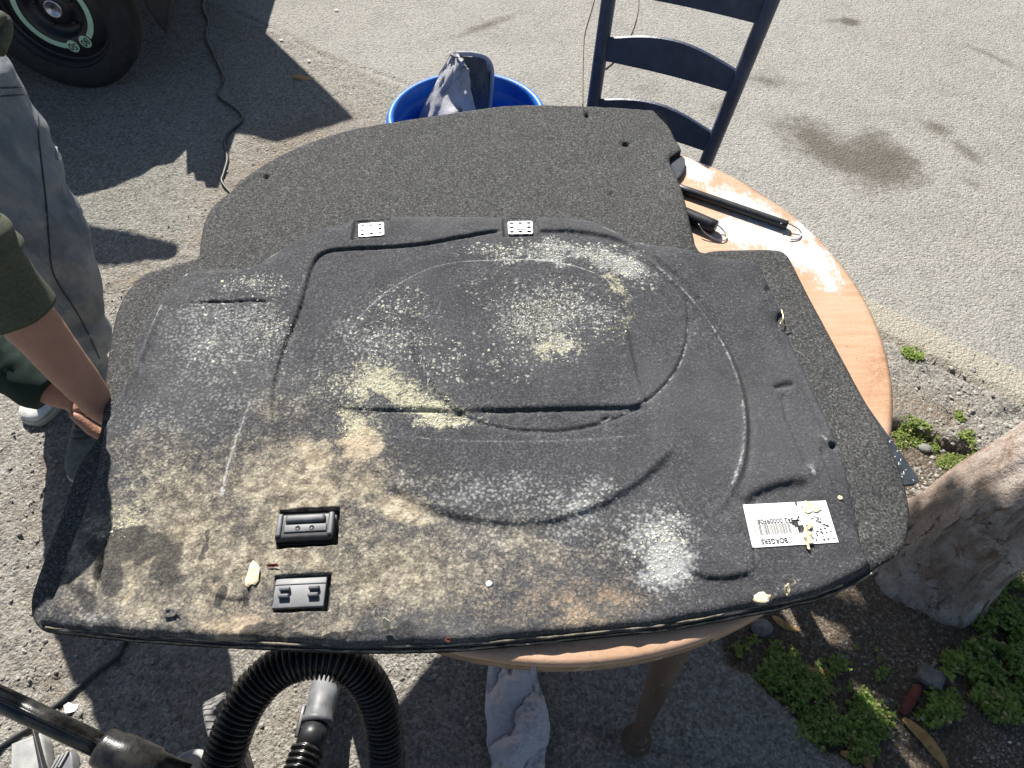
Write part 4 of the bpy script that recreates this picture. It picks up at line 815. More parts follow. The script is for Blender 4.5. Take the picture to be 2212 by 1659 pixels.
    for sx in (-.11, .12): lathe('screw_mark', [(.0032, 0), (.0032, .0006), (.0024, .0008), (.002, .0003), (0, .0003)], M['black_plastic'], la, 14, Mx @ T((wd * sx, -hg * .17, .0182)), False)
    # clip plate
    Mx, wd, hg = frame(CLIP, ZF - .009); Mx = Mx @ T((-.001, -hg * .06, 0)) @ Matrix.Rotation(R(-4), 4, 'X')
    cl = box('clip_plate', (0, 0, 0), (wd - .004, hg * .84, .005), M['grey_plastic'], root, Mx @ T((0, 0, .006)), .0012)
    box('rib', (0, 0, 0), (wd * .94, .0022, .0014), M['grey_plastic'], cl, Mx @ T((0, hg * .25, .0087)), .0005)
    for sx in (-.26, .27):
        for sy in (.08, -.12): hk = box('hook', (0, 0, 0), (wd * .19, hg * .1, .007), M['grey_plastic'], cl, Mx @ T((wd * sx, hg * sy, .0115)) @ Matrix.Rotation(R(12), 4, 'X'), .0012)
    # ---- paper label with print, read upside down
    qa, qb, qc, qd = [Vector(k) for k in LABEL]; zl = max(surf(*k).z for k in ((1620, 1100), (1700, 1140), (1790, 1165), (1770, 1095), (1640, 1175))) + .0006
    def lp(u, v, dz=0.):   # u 0..1 left to right, v 0..1 top to bottom in the photograph
        k = qa.lerp(qb, u).lerp(qd.lerp(qc, u), v); h = surf(k.x, k.y); p = P(k.x, k.y, h.z); return Vector((p.x, p.y, h.z + .0011 + dz))
    nu, nv = 40, 22; cells = []
    V2 = [lp(i / nu, j / nv) for j in range(nv + 1) for i in range(nu + 1)]
    def torn(u, v):
        t = .63 + .05 * math.sin(v * 9) + .03 * math.sin(v * 23); return (abs(u - t) < .045 and .42 < v < .75) or (.62 < u < .66 and v < .1)
    Fc = [(j * (nu + 1) + i, j * (nu + 1) + i + 1, (j + 1) * (nu + 1) + i + 1, (j + 1) * (nu + 1) + i) for j in range(nv) for i in range(nu) if not torn((i + .5) / nu, (j + .5) / nv)]
    lb = mesh('paper_label', V2, [f[::-1] for f in Fc], M['paper'], root)
    def rect(u0, u1, v0, v1, name='print', mat='print', dz=.0005): mesh(name, [lp(u0, v1, dz), lp(u1, v1, dz), lp(u1, v0, dz), lp(u0, v0, dz)], [(0, 1, 2, 3)], M[mat], lb, False)
    bars = []; u = .06; rr = random.Random(5)
    while u < .565:
        wd_ = rr.choice((.004, .004, .007, .010)); bars.append((u, u + wd_)); u += wd_ + rr.choice((.004, .005, .008))
    u = .63 + .05
    while u < .79: wd_ = rr.choice((.004, .006)); bars.append((u, u + wd_)); u += wd_ + rr.choice((.006, .01))
    V3 = []; F3 = []
    for u0, u1 in bars:
        k = len(V3); v0, v1 = (.475, .72) if u0 < .6 else (.5, .74); V3 += [lp(u0, v1, .0005), lp(u1, v1, .0005), lp(u1, v0, .0005), lp(u0, v0, .0005)]; F3.append((k, k + 1, k + 2, k + 3))
    mesh('barcode', V3, F3, M['print'], lb, False)
    def text(s_, u_right, u_left, v_top, v_bot, bold=.0):
        cu = bpy.data.curves.new('t', 'FONT'); cu.body = s_; cu.size = 1; cu.offset = bold; to = bpy.data.objects.new('t', cu); me2 = bpy.data.meshes.new_from_object(to); bpy.data.objects.remove(to)
        xs = [v.co.x for v in me2.vertices]; ysn = [v.co.y for v in me2.vertices]; x0, x1, y0, y1 = min(xs), max(xs), min(ysn), max(ysn)
        for v in me2.vertices:
            a = (v.co.x - x0) / (x1 - x0); b = (v.co.y - y0) / (y1 - y0); v.co = lp(u_right + (u_left - u_right) * a, v_top + (v_bot - v_top) * b, .0006)
        link('lettering', me2, M['print'], lb, False)
    text('BORGERS', .42, .115, .82, .94, .02); text('542 00009F08', .555, .125, .36, .465, .012)
    text('Aute grate Lama', .60, .36, .245, .31); text('5Q2 10 03', .60, .46, .14, .21); text('E.Stand C4', .36, .2, .165, .225)
    text('ALH', .86, .76, .36, .46, .015)
    # company mark: a small square spiral
    for a, b, c, d_ in ((.44, .49, .815, .825), (.44, .445, .815, .92), (.44, .475, .912, .922), (.485, .49, .815, .93), (.457, .487, .86, .868), (.457, .462, .86, .9)): rect(a, b, c, d_, 'emblem')
    def scrap(name, cu_, cv_, ru, rv, mat, dz, seed, curl=0.):
        rr = random.Random(seed); n_ = 16; ring_ = []
        for k in range(n_):
            a = 2 * math.pi * k / n_; r_ = .65 + .5 * rr.random(); p = lp(min(max(cu_ + ru * r_ * math.cos(a), -.02), 1.02), min(cv_ + rv * r_ * math.sin(a), 1.15), dz); p.z += curl * rr.random(); ring_.append(p)
        c_ = lp(cu_, cv_, dz + curl * .3); mesh(name, [c_] + ring_, [(0, (k + 1) % n_ + 1, k + 1) for k in range(n_)], M[mat], lb, False)
    scrap('torn_flap', .80, .14, .13, .15, 'cream', .0012, 1, .001); scrap('torn_flap', .66, .8, .055, .22, 'cream', .0016, 2, .004); scrap('torn_flap', .705, .58, .04, .1, 'cream', .0022, 3, .003); scrap('torn_flap', .625, 1.02, .03, .12, 'cream', .0015, 4, .004)
    for k in range(26):
        cu_ = .74 + .22 * rr.random(); scrap('ink_smudge', cu_, .42 + .5 * rr.random(), .006 + .012 * rr.random(), .008 + .02 * rr.random(), 'print', .0007, 20 + k)
    for k in range(9): scrap('ink_smudge', .58 + .06 * rr.random(), .2 + .7 * rr.random(), .006 + .01 * rr.random(), .01 + .03 * rr.random(), 'print', .0007, 60 + k)
    # ---- loose scraps stuck on the felt: each a curled flake
    def flake(name, px_, py_, rx, ry, mat, label, cat, curl, seed, stand=0.):
        rr = random.Random(seed); n_ = 14; s0 = surf(px_, py_); pts = []; sc = 1 / (F / 1.0)
        for ring_i, f in ((0, .5), (1, 1.)):
            for k in range(n_):
                a = 2 * math.pi * k / n_; r_ = f * (.75 + .4 * rr.random()); x = rx * r_ * math.cos(a); y = ry * r_ * math.sin(a); pts.append(Vector((s0.x + x, s0.y + y * (1 - stand * .6), s0.z + .0012 + curl * f * f * rr.random() + stand * (y + ry))))
        c_ = Vector((s0.x, s0.y, s0.z + .0015 + stand * ry)); fs = [(0, k + 1, (k + 1) % n_ + 1) for k in range(n_)] + [(k + 1, n_ + k + 1, n_ + (k + 1) % n_ + 1, (k + 1) % n_ + 1) for k in range(n_)]
        ob = mesh(name, [c_] + pts, fs, M[mat], None, True); so = ob.modifiers.new('s', 'SOLIDIFY'); so.thickness = .0007; tag(ob, label, cat); return ob
    flake('leaf_scrap', 547, 1243, .0085, .0155, 'cream', 'pale cream scrap of dry leaf left of the lower plastic clip plate', 'leaf scrap', .004, 11)
    flake('dirt_clod', 248 * .0 + 372, 1325 + 165 * .0, .009, .007, 'stone', 'round brown clod of dirt on the dirty front corner of the panel', 'clod', .005, 12, .3)
    flake('foam_scrap', 838, 1356, .005, .009, 'cream', 'upright pale foam crumb by the front edge of the panel', 'foam scrap', .006, 13, .9)
    flake('foam_scrap', 1056, 1262, .004, .004, 'litter', 'small round white crumb alone on the tan stain of the panel', 'foam scrap', .001, 14)
    flake('foam_scrap', 1697, 1279, .003, .009, 'cream', 'thin yellowish fibre tuft by the front edge below the label', 'foam scrap', .004, 15, .4)
    flake('foam_scrap', 1645, 1292, .012, .006, 'cream', 'flat yellowish foam scrap on the front edge below the label', 'foam scrap', .003, 16)
    flake('foam_scrap', 1814, 1076, .004, .003, 'cream', 'tiny yellow foam crumb just beyond the paper label', 'foam scrap', .001, 17)
    flake('bark_chip', 590, 1224, .008, .0025, 'red_bark', 'dark bark chip between the latch and the clip plate', 'chip', .003, 18, .6)
    flake('bark_chip', 968, 1384, .004, .003, 'red_bark', 'reddish chip sitting on the front edge of the panel', 'chip', .003, 19, .3)
    # bent metal tag in the right hand notch
    tube('metal_tag', curve3([P(1688, 669, ZF), P(1692, 688, ZF), P(1686, 700, ZF + .002), P(1706, 704, ZF - .002)], 6), .0012, M['brass'], root, 8)
build_panel()

# ================================================================== THINGS LYING ON THE TABLE
def build_struts():
    def strut(a, b, r, label, loop):
        za = TZ + r + .0006; A = P(*a, za); Bv = P(*b, za); u = (Bv - A).normalized(); A = A - u * .05
        root = empty('black_rod', (Bv.x, Bv.y, TZ)); tag(root, label, 'rod')
        V = [A.lerp(Bv, t) for t in (0, .3, .6, .9, .985, 1.)]; tube('shaft', V, [r, r, r, r, r, r * .9], M['black_plastic'], root, 18)
        pts = curve3([P(x, y, TZ + dz) for x, y, dz in loop], 8); tube('wire_loop', pts, .0011, M['steel'], root, 8)
    strut((1462, 405), (1701, 487), .0082, 'long thin black rod with a bent wire end on the white worn paint', [(1686, 483, .014), (1700, 482, .013), (1722, 493, .008), (1731, 505, .003), (1724, 516, .002), (1706, 517, .003)])
    strut((1478, 462), (1546, 491), .0125, 'short thick black rod with a looped wire end half under the panel', [(1509, 484, .018), (1520, 500, .011), (1542, 515, .005), (1562, 520, .003), (1570, 512, .003), (1562, 497, .006), (1550, 486, .013), (1546, 484, .018)])
    q = [P(k[0], k[1], TZ + .009) for k in ((1830, 870), (1868, 868), (1983, 1030), (1985, 1040), (1976, 1045), (1840, 1060))]
    o = prism('thin_board', [(k.x, k.y) for k in q], TZ + .002, TZ + .009, M['board'], None, None, .001); tag(o, 'scratched blue grey board sticking out from under the panel', 'board')
    for k in range(18):
        px, py = random.choice([(1925, 985), (1940, 1000), (1950, 1020), (1912, 960), (1960, 1030)]); px += random.uniform(-14, 14); py += random.uniform(-12, 12); a = random.uniform(0, 3); l = random.uniform(3, 8)
        pts = [P(px + l * (t - .5) * math.cos(a), py + l * (t - .5) * math.sin(a) + 3 * t * (1 - t), TZ + .0092) for t in (0, .5, 1)]; tube('scratch', pts, .0005, M['litter'], o, 4)
    q = [P(k[0], k[1], TZ + .01) for k in ((1440, 330), (1462, 334), (1474, 336), (1480, 344), (1480, 360), (1474, 374), (1458, 392), (1440, 392))]
    o = prism('trim_piece', [(k.x, k.y) for k in q], TZ + .001, TZ + .010, M['board'], None, None, .002); tag(o, 'rounded blue black plastic trim poking out beside the far panel corner', 'trim')
build_struts()

# ================================================================== TREE
def build_tree():
    root = empty('gum_tree', (1.01, .685, 0)); tag(root, 'smooth barked gum tree trunk leaning away beside the round table', 'tree')
    dirv = Vector((.22, .15, 1.)); n = 130; seg = 72; H = 4.2; V = []; Fc = []
    zz = [H * (i / n) ** 1.6 - .05 for i in range(n + 1)]
    A = np.linspace(0, 2 * np.pi, seg, endpoint=False)
    for z in zz:
        c = Vector((1.01, .685, 0)) + Vector((dirv.x * z + .05 * math.sin(z * 1.7), dirv.y * z, z)); r = .102 + .045 * math.exp(-max(z, 0) / .09) + .012 * math.exp(-((z - .2) / .12) ** 2) - .012 * min(z, 3)
        k = fbm(np.cos(A) * 1.3 + 5, np.sin(A) * 1.3 + z * 1.2, 1.5, 4, 111) - .5; k2 = fbm(np.cos(A) * 6 + 9, np.sin(A) * 6 + z * 9, 1.2, 4, 112) - .5
        k3 = sstep(.5, .56, fbm(np.cos(A) * 2 + 3, np.sin(A) * 2 + z * 3.4, 1.6, 4, 113))
        rr = r * (1 + .22 * k + .05 * k2 + .06 * np.cos(A * 5 + 1) * math.exp(-max(z, 0) / .1)) + .005 * k3
        for a, q in zip(A, rr): V.append((c.x + q * math.cos(a), c.y + q * math.sin(a), z - q * (math.cos(a) * .16 + math.sin(a) * .11) * .8 * min(1, max(z, 0) / .15)))
    for i in range(n):
        for k in range(seg): k2 = (k + 1) % seg; Fc.append((i * seg + k, i * seg + k2, (i + 1) * seg + k2, (i + 1) * seg + k))
    mesh('trunk', V, Fc, M['bark'], root)
    top = Vector((1.01 + dirv.x * H, .685 + dirv.y * H, H - .1)); tips = []
    for k in range(7):
        a = 2 * math.pi * k / 7; st = Vector((1.01 + dirv.x * 3.4, .685 + dirv.y * 3.4, 3.4)) if k % 2 else top; e = st + Vector((1.1 * math.cos(a), 1.1 * math.sin(a), .8 + .3 * random.random())); tips.append(e)
        tube('limb', curve3([st, st.lerp(e, .5) + Vector((0, 0, .12)), e], 5), [.045 - .003 * i for i in range(11)], M['bark'], root, 8)
    # the low bough added out of view so its leaves shade the earth
    st = Vector((1.01 + dirv.x * 2.2, .685 + dirv.y * 2.2, 2.2)); e = Vector((.07, 2.75, 2.36))
    shade_bough = curve3([st, Vector((1.5, 1.9, 2.5)), Vector((.7, 2.5, 2.6)), e], 6); tube('limb', shade_bough, [.04 - .0017 * i for i in range(len(shade_bough))], M['bark'], root, 8)
    def leaves(cs, n_, lw, ll, rad):
        Vn = []; Q = []
        for i in range(n_):
            c, rd = random.choice(cs); d = Vector((random.gauss(0, 1), random.gauss(0, 1), random.gauss(0, 1))).normalized() * (random.random() ** .45); p = Vector(c) + Vector((d.x * rd[0], d.y * rd[1], d.z * rd[2]))
            t = Vector((random.gauss(0, .6), random.gauss(0, .6), -1)).normalized(); s_ = t.cross(Vector((random.gauss(0, 1), random.gauss(0, 1), .2))).normalized(); l = ll * random.uniform(.7, 1.3); w_ = lw * random.uniform(.7, 1.2); k = len(Vn)
            Vn += [p, p + t * l * .5 + s_ * w_, p + t * l, p + t * l * .5 - s_ * w_]; Q.append((k, k + 1, k + 2, k + 3))
        return np.array([tuple(v) for v in Vn]), np.array(Q)
    cl = [(t_, (.75, .75, .5)) for t_ in tips] + [(tips[0].lerp(tips[3], .5), (.8, .8, .5))]
    v1, q1 = leaves(cl, 9000, .011, .13, 1)
    v2, q2 = leaves([((.075, 2.74, 2.3), (.13, .13, .16)), ((.05, 2.86, 2.35), (.13, .12, .14)), ((.14, 2.6, 2.3), (.08, .1, .12))], 2600, .014, .12, 1)  # dense clump added unseen to shade the ground beside the table
    o = npmesh('crown', np.concatenate([v1, v2]), np.concatenate([q1, q2 + len(v1)]), M['crown'], root)
    # peeling bark flakes on the visible side
    tr = bpy.data.objects
    bv = BVHTree.FromPolygons([Vector(v) for v in V], Fc)
    for k in range(20):
        px, py = random.uniform(1930, 2205), random.uniform(1100, 1330); d_ = ray(px, py).normalized(); h = bv.ray_cast(Vector((0, 0, CAM_H)), d_)
        if h[0] is None: continue
        nn = h[1] if h[1].dot(d_) < 0 else -h[1]; tn = Vector((dirv.x, dirv.y, 1)).normalized().cross(nn).normalized(); t2 = nn.cross(tn); a0 = random.uniform(-.6, .6); w_, l_ = random.uniform(.003, .008), random.uniform(.015, .05); pts = []
        m = 9
        for i in range(m):
            a = 2 * math.pi * i / m; r_ = random.uniform(.6, 1.2); x = w_ * r_ * math.cos(a); y = l_ * r_ * math.sin(a); pts.append(h[0] + nn * (.001 + .006 * max(0, math.cos(a - a0)) * random.uniform(.4, 1)) + tn * x + t2 * y)
        ob = mesh('bark_flake', [h[0] + nn * .0015] + pts, [(0, i + 1, (i + 1) % m + 1) for i in range(m)], M['bark_flake'] if random.random() < .6 else M['bark'], root)
build_tree()

# ================================================================== WEEDS, STONES, LEAVES
def gz(x, y): 
    # nearest ground height in the fine grid
    return float(_gi(x, y))
_m = (np.abs(GX) < 3.4) & (GY > -.44) & (GY < 5.05)
_gxs = np.unique(np.round(GX[_m], 5)); _gys = np.unique(np.round(GY[_m], 5)); _gz = GZ[_m].reshape(len(_gys), len(_gxs))
def _gi(x, y):
    i = int(np.clip(round((x - _gxs[0]) / .0115), 0, len(_gxs) - 1)); j = int(np.clip(round((y - _gys[0]) / .0115), 0, len(_gys) - 1)); return _gz[j, i]
def weed(name, pxs, n, mat, label, hgt=.034, lw=.0024, ll=.0075, stems=None):
    """low plants: thin stems that carry small leaves, spread over patches given in picture coordinates (x, y, rx, ry)"""
    V = []; Q = []
    for _ in range(n):
        bx, by, rx, ry = random.choices(pxs, [k[2] * k[3] for k in pxs])[0]
        while True:
            a, b = random.gauss(0, .45), random.gauss(0, .45)
            if a * a + b * b < 1: break
        g = P(bx + a * rx, by + b * ry, 0)
        if fbm(np.array([g.x]), np.array([g.y]), 22, 2, 131)[0] < .42: continue
        z0 = gz(g.x, g.y); h = hgt * random.uniform(.35, 1.1) * (1.15 - .6 * (a * a + b * b)); lean = Vector((random.gauss(0, .5), random.gauss(0, .5), 1)).normalized(); base = Vector((g.x, g.y, z0 - .004))
        s_ = Vector((random.gauss(0, 1), random.gauss(0, 1), 0)).normalized() * .0006; k = len(V); tip = base + lean * h; V += [base - s_, base + s_, tip + s_ * .4, tip - s_ * .4]; Q.append((k, k + 1, k + 2, k + 3))
        for j in range(random.randint(8, 13)):
            p = base.lerp(tip, .25 + .75 * random.random()); dv = Vector((random.gauss(0, 1), random.gauss(0, 1), random.gauss(.15, .28))).normalized(); sd_ = dv.cross(Vector((random.gauss(0, .3), random.gauss(0, .3), 1))).normalized(); l = ll * random.uniform(.6, 1.3); w_ = lw * random.uniform(.6, 1.3); k = len(V)
            V += [p, p + dv * l * .55 + sd_ * w_, p + dv * l, p + dv * l * .55 - sd_ * w_]; Q.append((k, k + 1, k + 2, k + 3))
    o = npmesh(name, np.array([tuple(v) for v in V]), np.array(Q), mat, None, False); o.data.materials.append(M['weed_pale']); o.data.materials.append(M['straw']); o.data.polygons.foreach_set('material_index', rng.choice([0, 1, 2], len(o.data.polygons), p=[.66, .28, .06]).astype(np.int32)); tag(o, label, 'weeds', kind='stuff'); return o
weed('weed_mat', [(1640, 1400, 60, 40), (1690, 1445, 70, 50), (1760, 1490, 80, 60), (1830, 1480, 90, 70), (1860, 1440, 60, 50), (1800, 1560, 80, 60), (1880, 1540, 60, 60), (1850, 1610, 60, 40), (1930, 1500, 40, 50)], 2300, M['weed'], 'dense low green weeds growing in the earth beside the asphalt edge')
weed('weed_mat', [(2160, 1330, 60, 60), (2200, 1290, 60, 70), (2130, 1420, 60, 50), (2190, 1430, 60, 60), (2220, 1370, 60, 60), (2060, 1440, 40, 30), (2100, 1500, 50, 30), (2170, 1520, 50, 40), (2030, 1530, 50, 40), (2240, 1480, 60, 60)], 2400, M['weed'], 'leafy bright green weeds growing behind the foot of the trunk', .045, .004, .010)
weed('weed_mat', [(1965, 765, 30, 16), (1985, 775, 20, 10)], 160, M['weed'], 'small green weed tuft in the crack along the concrete strip', .016)
weed('weed_mat', [(2085, 1000, 55, 28), (2115, 975, 30, 25), (2110, 1040, 20, 20), (2090, 945, 22, 18), (2075, 900, 14, 14), (2055, 990, 30, 20), (2060, 1052, 30, 10)], 900, M['weed_pale'], 'yellowish green weed patch on the ground above the leaning trunk', .013, .0022, .008)
weed('weed_mat', [(1970, 925, 30, 22), (1990, 940, 25, 18), (2030, 955, 22, 14), (1955, 935, 20, 30)], 420, M['weed_pale'], 'yellowish green weed patch just past the rim of the table', .015, .0022, .009)
def stones():
    bm = bmesh.new(); bmesh.ops.create_icosphere(bm, subdivisions=1, radius=1); iv = np.array([tuple(v.co) for v in bm.verts]); iff = np.array([[v.index for v in f.verts] for f in bm.faces]); bm.free()
    V = []; Fs = []; k = 0
    def put(n, fn, r0, r1):
        nonlocal k
        for _ in range(n):
            x, y = fn(); r = r0 + (r1 - r0) * random.random() ** 3; s_ = np.array([random.uniform(.7, 1.4), random.uniform(.7, 1.4), random.uniform(.4, .8)]) * r; a = random.random() * 6.28; c, sn = math.cos(a), math.sin(a)
            q = iv * (1 + rng.normal(0, .14, iv.shape)) * s_; q = np.stack([q[:, 0] * c - q[:, 1] * sn, q[:, 0] * sn + q[:, 1] * c, q[:, 2]], 1) + np.array([x, y, gz(x, y) + r * .12]); V.append(q); Fs.append(iff + k); k += len(iv)
    def inpx(L):
        def f():
            bx, by, rx, ry = random.choice(L); g = P(bx + random.gauss(0, .5) * rx, by + random.gauss(0, .5) * ry, 0); return g.x, g.y
        return f
    put(3000, inpx([(60, 1200, 120, 300), (80, 1500, 120, 150), (120, 1000, 120, 120), (300, 640, 200, 60), (300, 1500, 200, 150), (700, 1560, 140, 110), (950, 1430, 120, 50), (1000, 1550, 300, 120), (480, 480, 160, 60), (600, 330, 160, 60)]), .001, .0055)
    put(800, inpx([(2050, 820, 130, 60), (2100, 930, 120, 60), (2020, 1010, 80, 60), (1990, 1080, 50, 70), (2100, 880, 120, 60)]), .001, .007)
    put(800, inpx([(1800, 1380, 150, 80), (1960, 1560, 120, 90), (2170, 1620, 70, 60), (1700, 1560, 100, 100), (2000, 1430, 90, 60)]), .001, .004)
    o = npmesh('gravel', np.concatenate(V), np.concatenate(Fs), M['gravel'], None, False); tag(o, 'loose small grey stones strewn over asphalt and earth', 'gravel', kind='stuff')
stones()
def leaf(pts, w_, label, mat='leaf_dry', name='dry_leaf', lift=.004):
    c = smooth(pts, 6); W = []; n = len(c)
    for i, (x, y) in enumerate(c):
        g = P(x, y, 0); W.append(Vector((g.x, g.y, gz(g.x, g.y) + lift + .006 * math.sin(3 * i / n + 1) ** 2)))
    V = []; Fc = []
    for i, p in enumerate(W):
        t = (W[min(i + 1, n - 1)] - W[max(i - 1, 0)]).normalized(); s_ = t.cross(Vector((0, 0, 1))).normalized(); f = i / (n - 1); q = w_ * (math.sin(math.pi * min(f * .92 + .06, 1)) ** .75) * (1.1 - .35 * f)
        V += [p - s_ * q + Vector((0, 0, q * .35)), p, p + s_ * q + Vector((0, 0, q * .25 * math.cos(f * 5)))]
    for i in range(n - 1): Fc += [(3 * i, 3 * i + 1, 3 * i + 4, 3 * i + 3), (3 * i + 1, 3 * i + 2, 3 * i + 5, 3 * i + 4)]
    o = mesh(name, V, Fc, M[mat], None); so = o.modifiers.new('s', 'SOLIDIFY'); so.thickness = .0006; tag(o, label, 'leaf'); return o
leaf([(1955, 1550), (1985, 1575), (2020, 1610), (2045, 1640), (2062, 1672)], .0125, 'long orange brown gum leaf on bare earth by the red bark stick')
leaf([(1830, 1580), (1845, 1597), (1855, 1612), (1868, 1630)], .008, 'curled brown leaf lying across the weeds at the asphalt edge')
leaf([(1868, 1630), (1880, 1645), (1896, 1668)], .009, 'brown leaf tip touching the curled leaf in the weeds')
leaf([(1673, 1327), (1690, 1340), (1712, 1350), (1734, 1358)], .0085, 'pale tan leaf on the earth beside the table edge')
leaf([(1735, 1437), (1762, 1444), (1800, 1447), (1827, 1452)], .006, 'thin straw coloured leaf lying along the weeds')
leaf([(1780, 1467), (1796, 1482), (1812, 1500)], .005, 'short yellow leaf half sunk among the dense weeds')
leaf([(1820, 1622), (1836, 1631), (1850, 1636)], .008, 'small torn brown leaf at the edge of the asphalt')
leaf([(634, 171), (655, 173), (676, 174)], .014, 'pale dry leaf on the asphalt at the tip of the car shadow')
def stick():
    a, b = P(1990, 1480, 0), P(1953, 1540, 0); za = gz(a.x, a.y) + .009; zb = gz(b.x, b.y) + .009; pts = [Vector((a.x, a.y, za)).lerp(Vector((b.x, b.y, zb)), t) + Vector((0, 0, .001 * math.sin(t * 7))) for t in np.linspace(0, 1, 8)]
    o = tube('bark_stick', pts, [.008, .0105, .0115, .012, .0115, .011, .0095, .006], M['red_bark'], None, 9); tag(o, 'dark red bark stick lying on earth between weeds and stone block', 'stick')
    g = P(2012, 1462, 0); o = box('stone_block', (0, 0, 0), (.048, .04, .03), M['stone'], None, Matrix.Translation((g.x, g.y, gz(g.x, g.y) + .008)) @ Matrix.Rotation(R(-32), 4, 'Z'), .004); tag(o, 'squarish grey stone block lying beside the red bark stick', 'stone')
    bm = bmesh.new(); bm.from_mesh(o.data); bmesh.ops.subdivide_edges(bm, edges=bm.edges[:], cuts=2)
    for v in bm.verts: v.co += Vector((random.gauss(0, .001), random.gauss(0, .001), random.gauss(0, .0012)))
    bm.to_mesh(o.data); bm.free()
    for px, py, r, lab in ((1650, 1350, .02, 'flat grey stone resting at the weeds next to the table edge'), (2005, 960, .014, 'rounded grey stone at the edge of the broken asphalt'), (1992, 1062, .011, 'pale pebble beside the corner of the thin board')):
        bm = bmesh.new(); bmesh.ops.create_icosphere(bm, subdivisions=3, radius=r); g = P(px, py, 0)
        for v in bm.verts: k = 1 + .25 * (float(fbm(np.array([v.co.x * 60 + 7]), np.array([v.co.y * 60 + v.co.z * 40]), 1, 3, 141)[0]) - .5); v.co = Vector((v.co.x * 1.25 * k + g.x, v.co.y * k + g.y, v.co.z * .5 * k + gz(g.x, g.y) + r * .3))
        me = bpy.data.meshes.new('stone'); bm.to_mesh(me); bm.free(); tag(link('stone', me, M['stone']), lab, 'stone')
    for px, py, r, lab in ((2000, 1550, .006, 'white paper chip lying on the earth near the orange leaf'), (2190, 1600, .004, 'tiny white chip on the sunlit earth past the shadow'), (608, 88, .010, 'small white scrap on the shaded asphalt beside the cable'), (727, 24, .011, 'white scrap on the sunlit asphalt behind the drum'), (668, 134, .009, 'small pale chip near the edge of the car shadow'), (158, 1532, .016, 'clear crumpled wrapper on the ground under the thin cable')):
        g = P(px, py, 0); n = 9; z = gz(g.x, g.y) + .004; V = [(g.x, g.y, z + .002)]
        for k in range(n): a = 6.283 * k / n; q = r * random.uniform(.6, 1.2); V.append((g.x + q * math.cos(a), g.y + .7 * q * math.sin(a), z + random.uniform(0, .005)))
        o = mesh('litter_scrap', V, [(0, k + 1, (k + 1) % n + 1) for k in range(n)], M['litter'], None, False); so = o.modifiers.new('s', 'SOLIDIFY'); so.thickness = .0006; tag(o, lab, 'litter')
stick()

# ================================================================== CABLES
def cable(name, pts, r, mat, label, z=None):
    q = smooth(pts, 8); W = []
    for k in q:
        g = P(k[0], k[1], 0)
        W.append(Vector((g.x, g.y, gz(g.x, g.y))))
    for _ in range(3): W = [W[0]] + [(W[i - 1] + W[i] * 2 + W[i + 1]) / 4 for i in range(1, len(W) - 1)] + [W[-1]]
    W = [w_ + Vector((0, 0, r + .001)) for w_ in W]
    return tag(tube(name, W, r, mat, None, 10), label, 'cable')
cable('power_cable', [(436, -40), (441, 5), (441, 25), (452, 50), (447, 85), (462, 120), (480, 160), (484, 175), (472, 200), (478, 218), (510, 238), (525, 258), (518, 272), (492, 295), (486, 320), (493, 345), (486, 375), (480, 395), (498, 418), (520, 450)], .0052, M['cord'], 'kinked dark power cable running over the asphalt from the car to the panel')
cable('power_cable', [(300, 1330), (292, 1360), (272, 1392), (262, 1418), (225, 1450), (175, 1487), (128, 1526), (70, 1573), (0, 1622), (-60, 1665)], .0052, M['cord'], 'dark cable on the ground crossing below the panel corner')
cable('thin_wire', [(1300, -60), (1275, 30), (1262, 75), (1259, 120), (1258, 170), (1258, 230)], .0026, M['cord_tan'], 'thin brown wire lying on the road left of the chair')
cable('thin_wire', [(1378, -60), (1379, 10), (1372, 50), (1356, 90), (1330, 130), (1308, 150)], .0026, M['cord_tan'], 'thin brown wire curving behind the slats of the chair')

# ================================================================== PERSON
def skin_mesh(verts, edges, sub=2, root=0):
    """grow a closed surface round a skeleton; verts: (x, y, z, radius)"""
    me = bpy.data.meshes.new('sk'); me.from_pydata([v[:3] for v in verts], edges, []); ob = bpy.data.objects.new('sk', me); COL.objects.link(ob)
    sk = ob.modifiers.new('s', 'SKIN'); sk.use_smooth_shade = True; sk.branch_smoothing = .6
    lay = me.skin_vertices[0].data if len(me.skin_vertices) else None
    if lay is None:
        bpy.context.view_layer.objects.active = ob; bpy.ops.mesh.customdata_skin_add() if hasattr(bpy.ops.mesh, 'customdata_skin_add') else None; lay = me.skin_vertices[0].data
    for i, v in enumerate(verts): lay[i].radius = (v[3], v[4] if len(v) > 4 else v[3]); lay[i].use_root = (i == root)
    ss = ob.modifiers.new('u', 'SUBSURF'); ss.levels = ss.render_levels = sub
    bpy.context.view_layer.update(); dg = bpy.context.evaluated_depsgraph_get(); out = bpy.data.meshes.new_from_object(ob.evaluated_get(dg)); bpy.data.objects.remove(ob); return out
def chain(V, E, pts, start=None):
    """add a chain of (Vector, radius); returns index of the last vertex"""
    last = start
    for p, r in pts:
        V.append((p[0], p[1], p[2], r)); i = len(V) - 1
        if last is not None: E.append((last, i))
        last = i
    return last
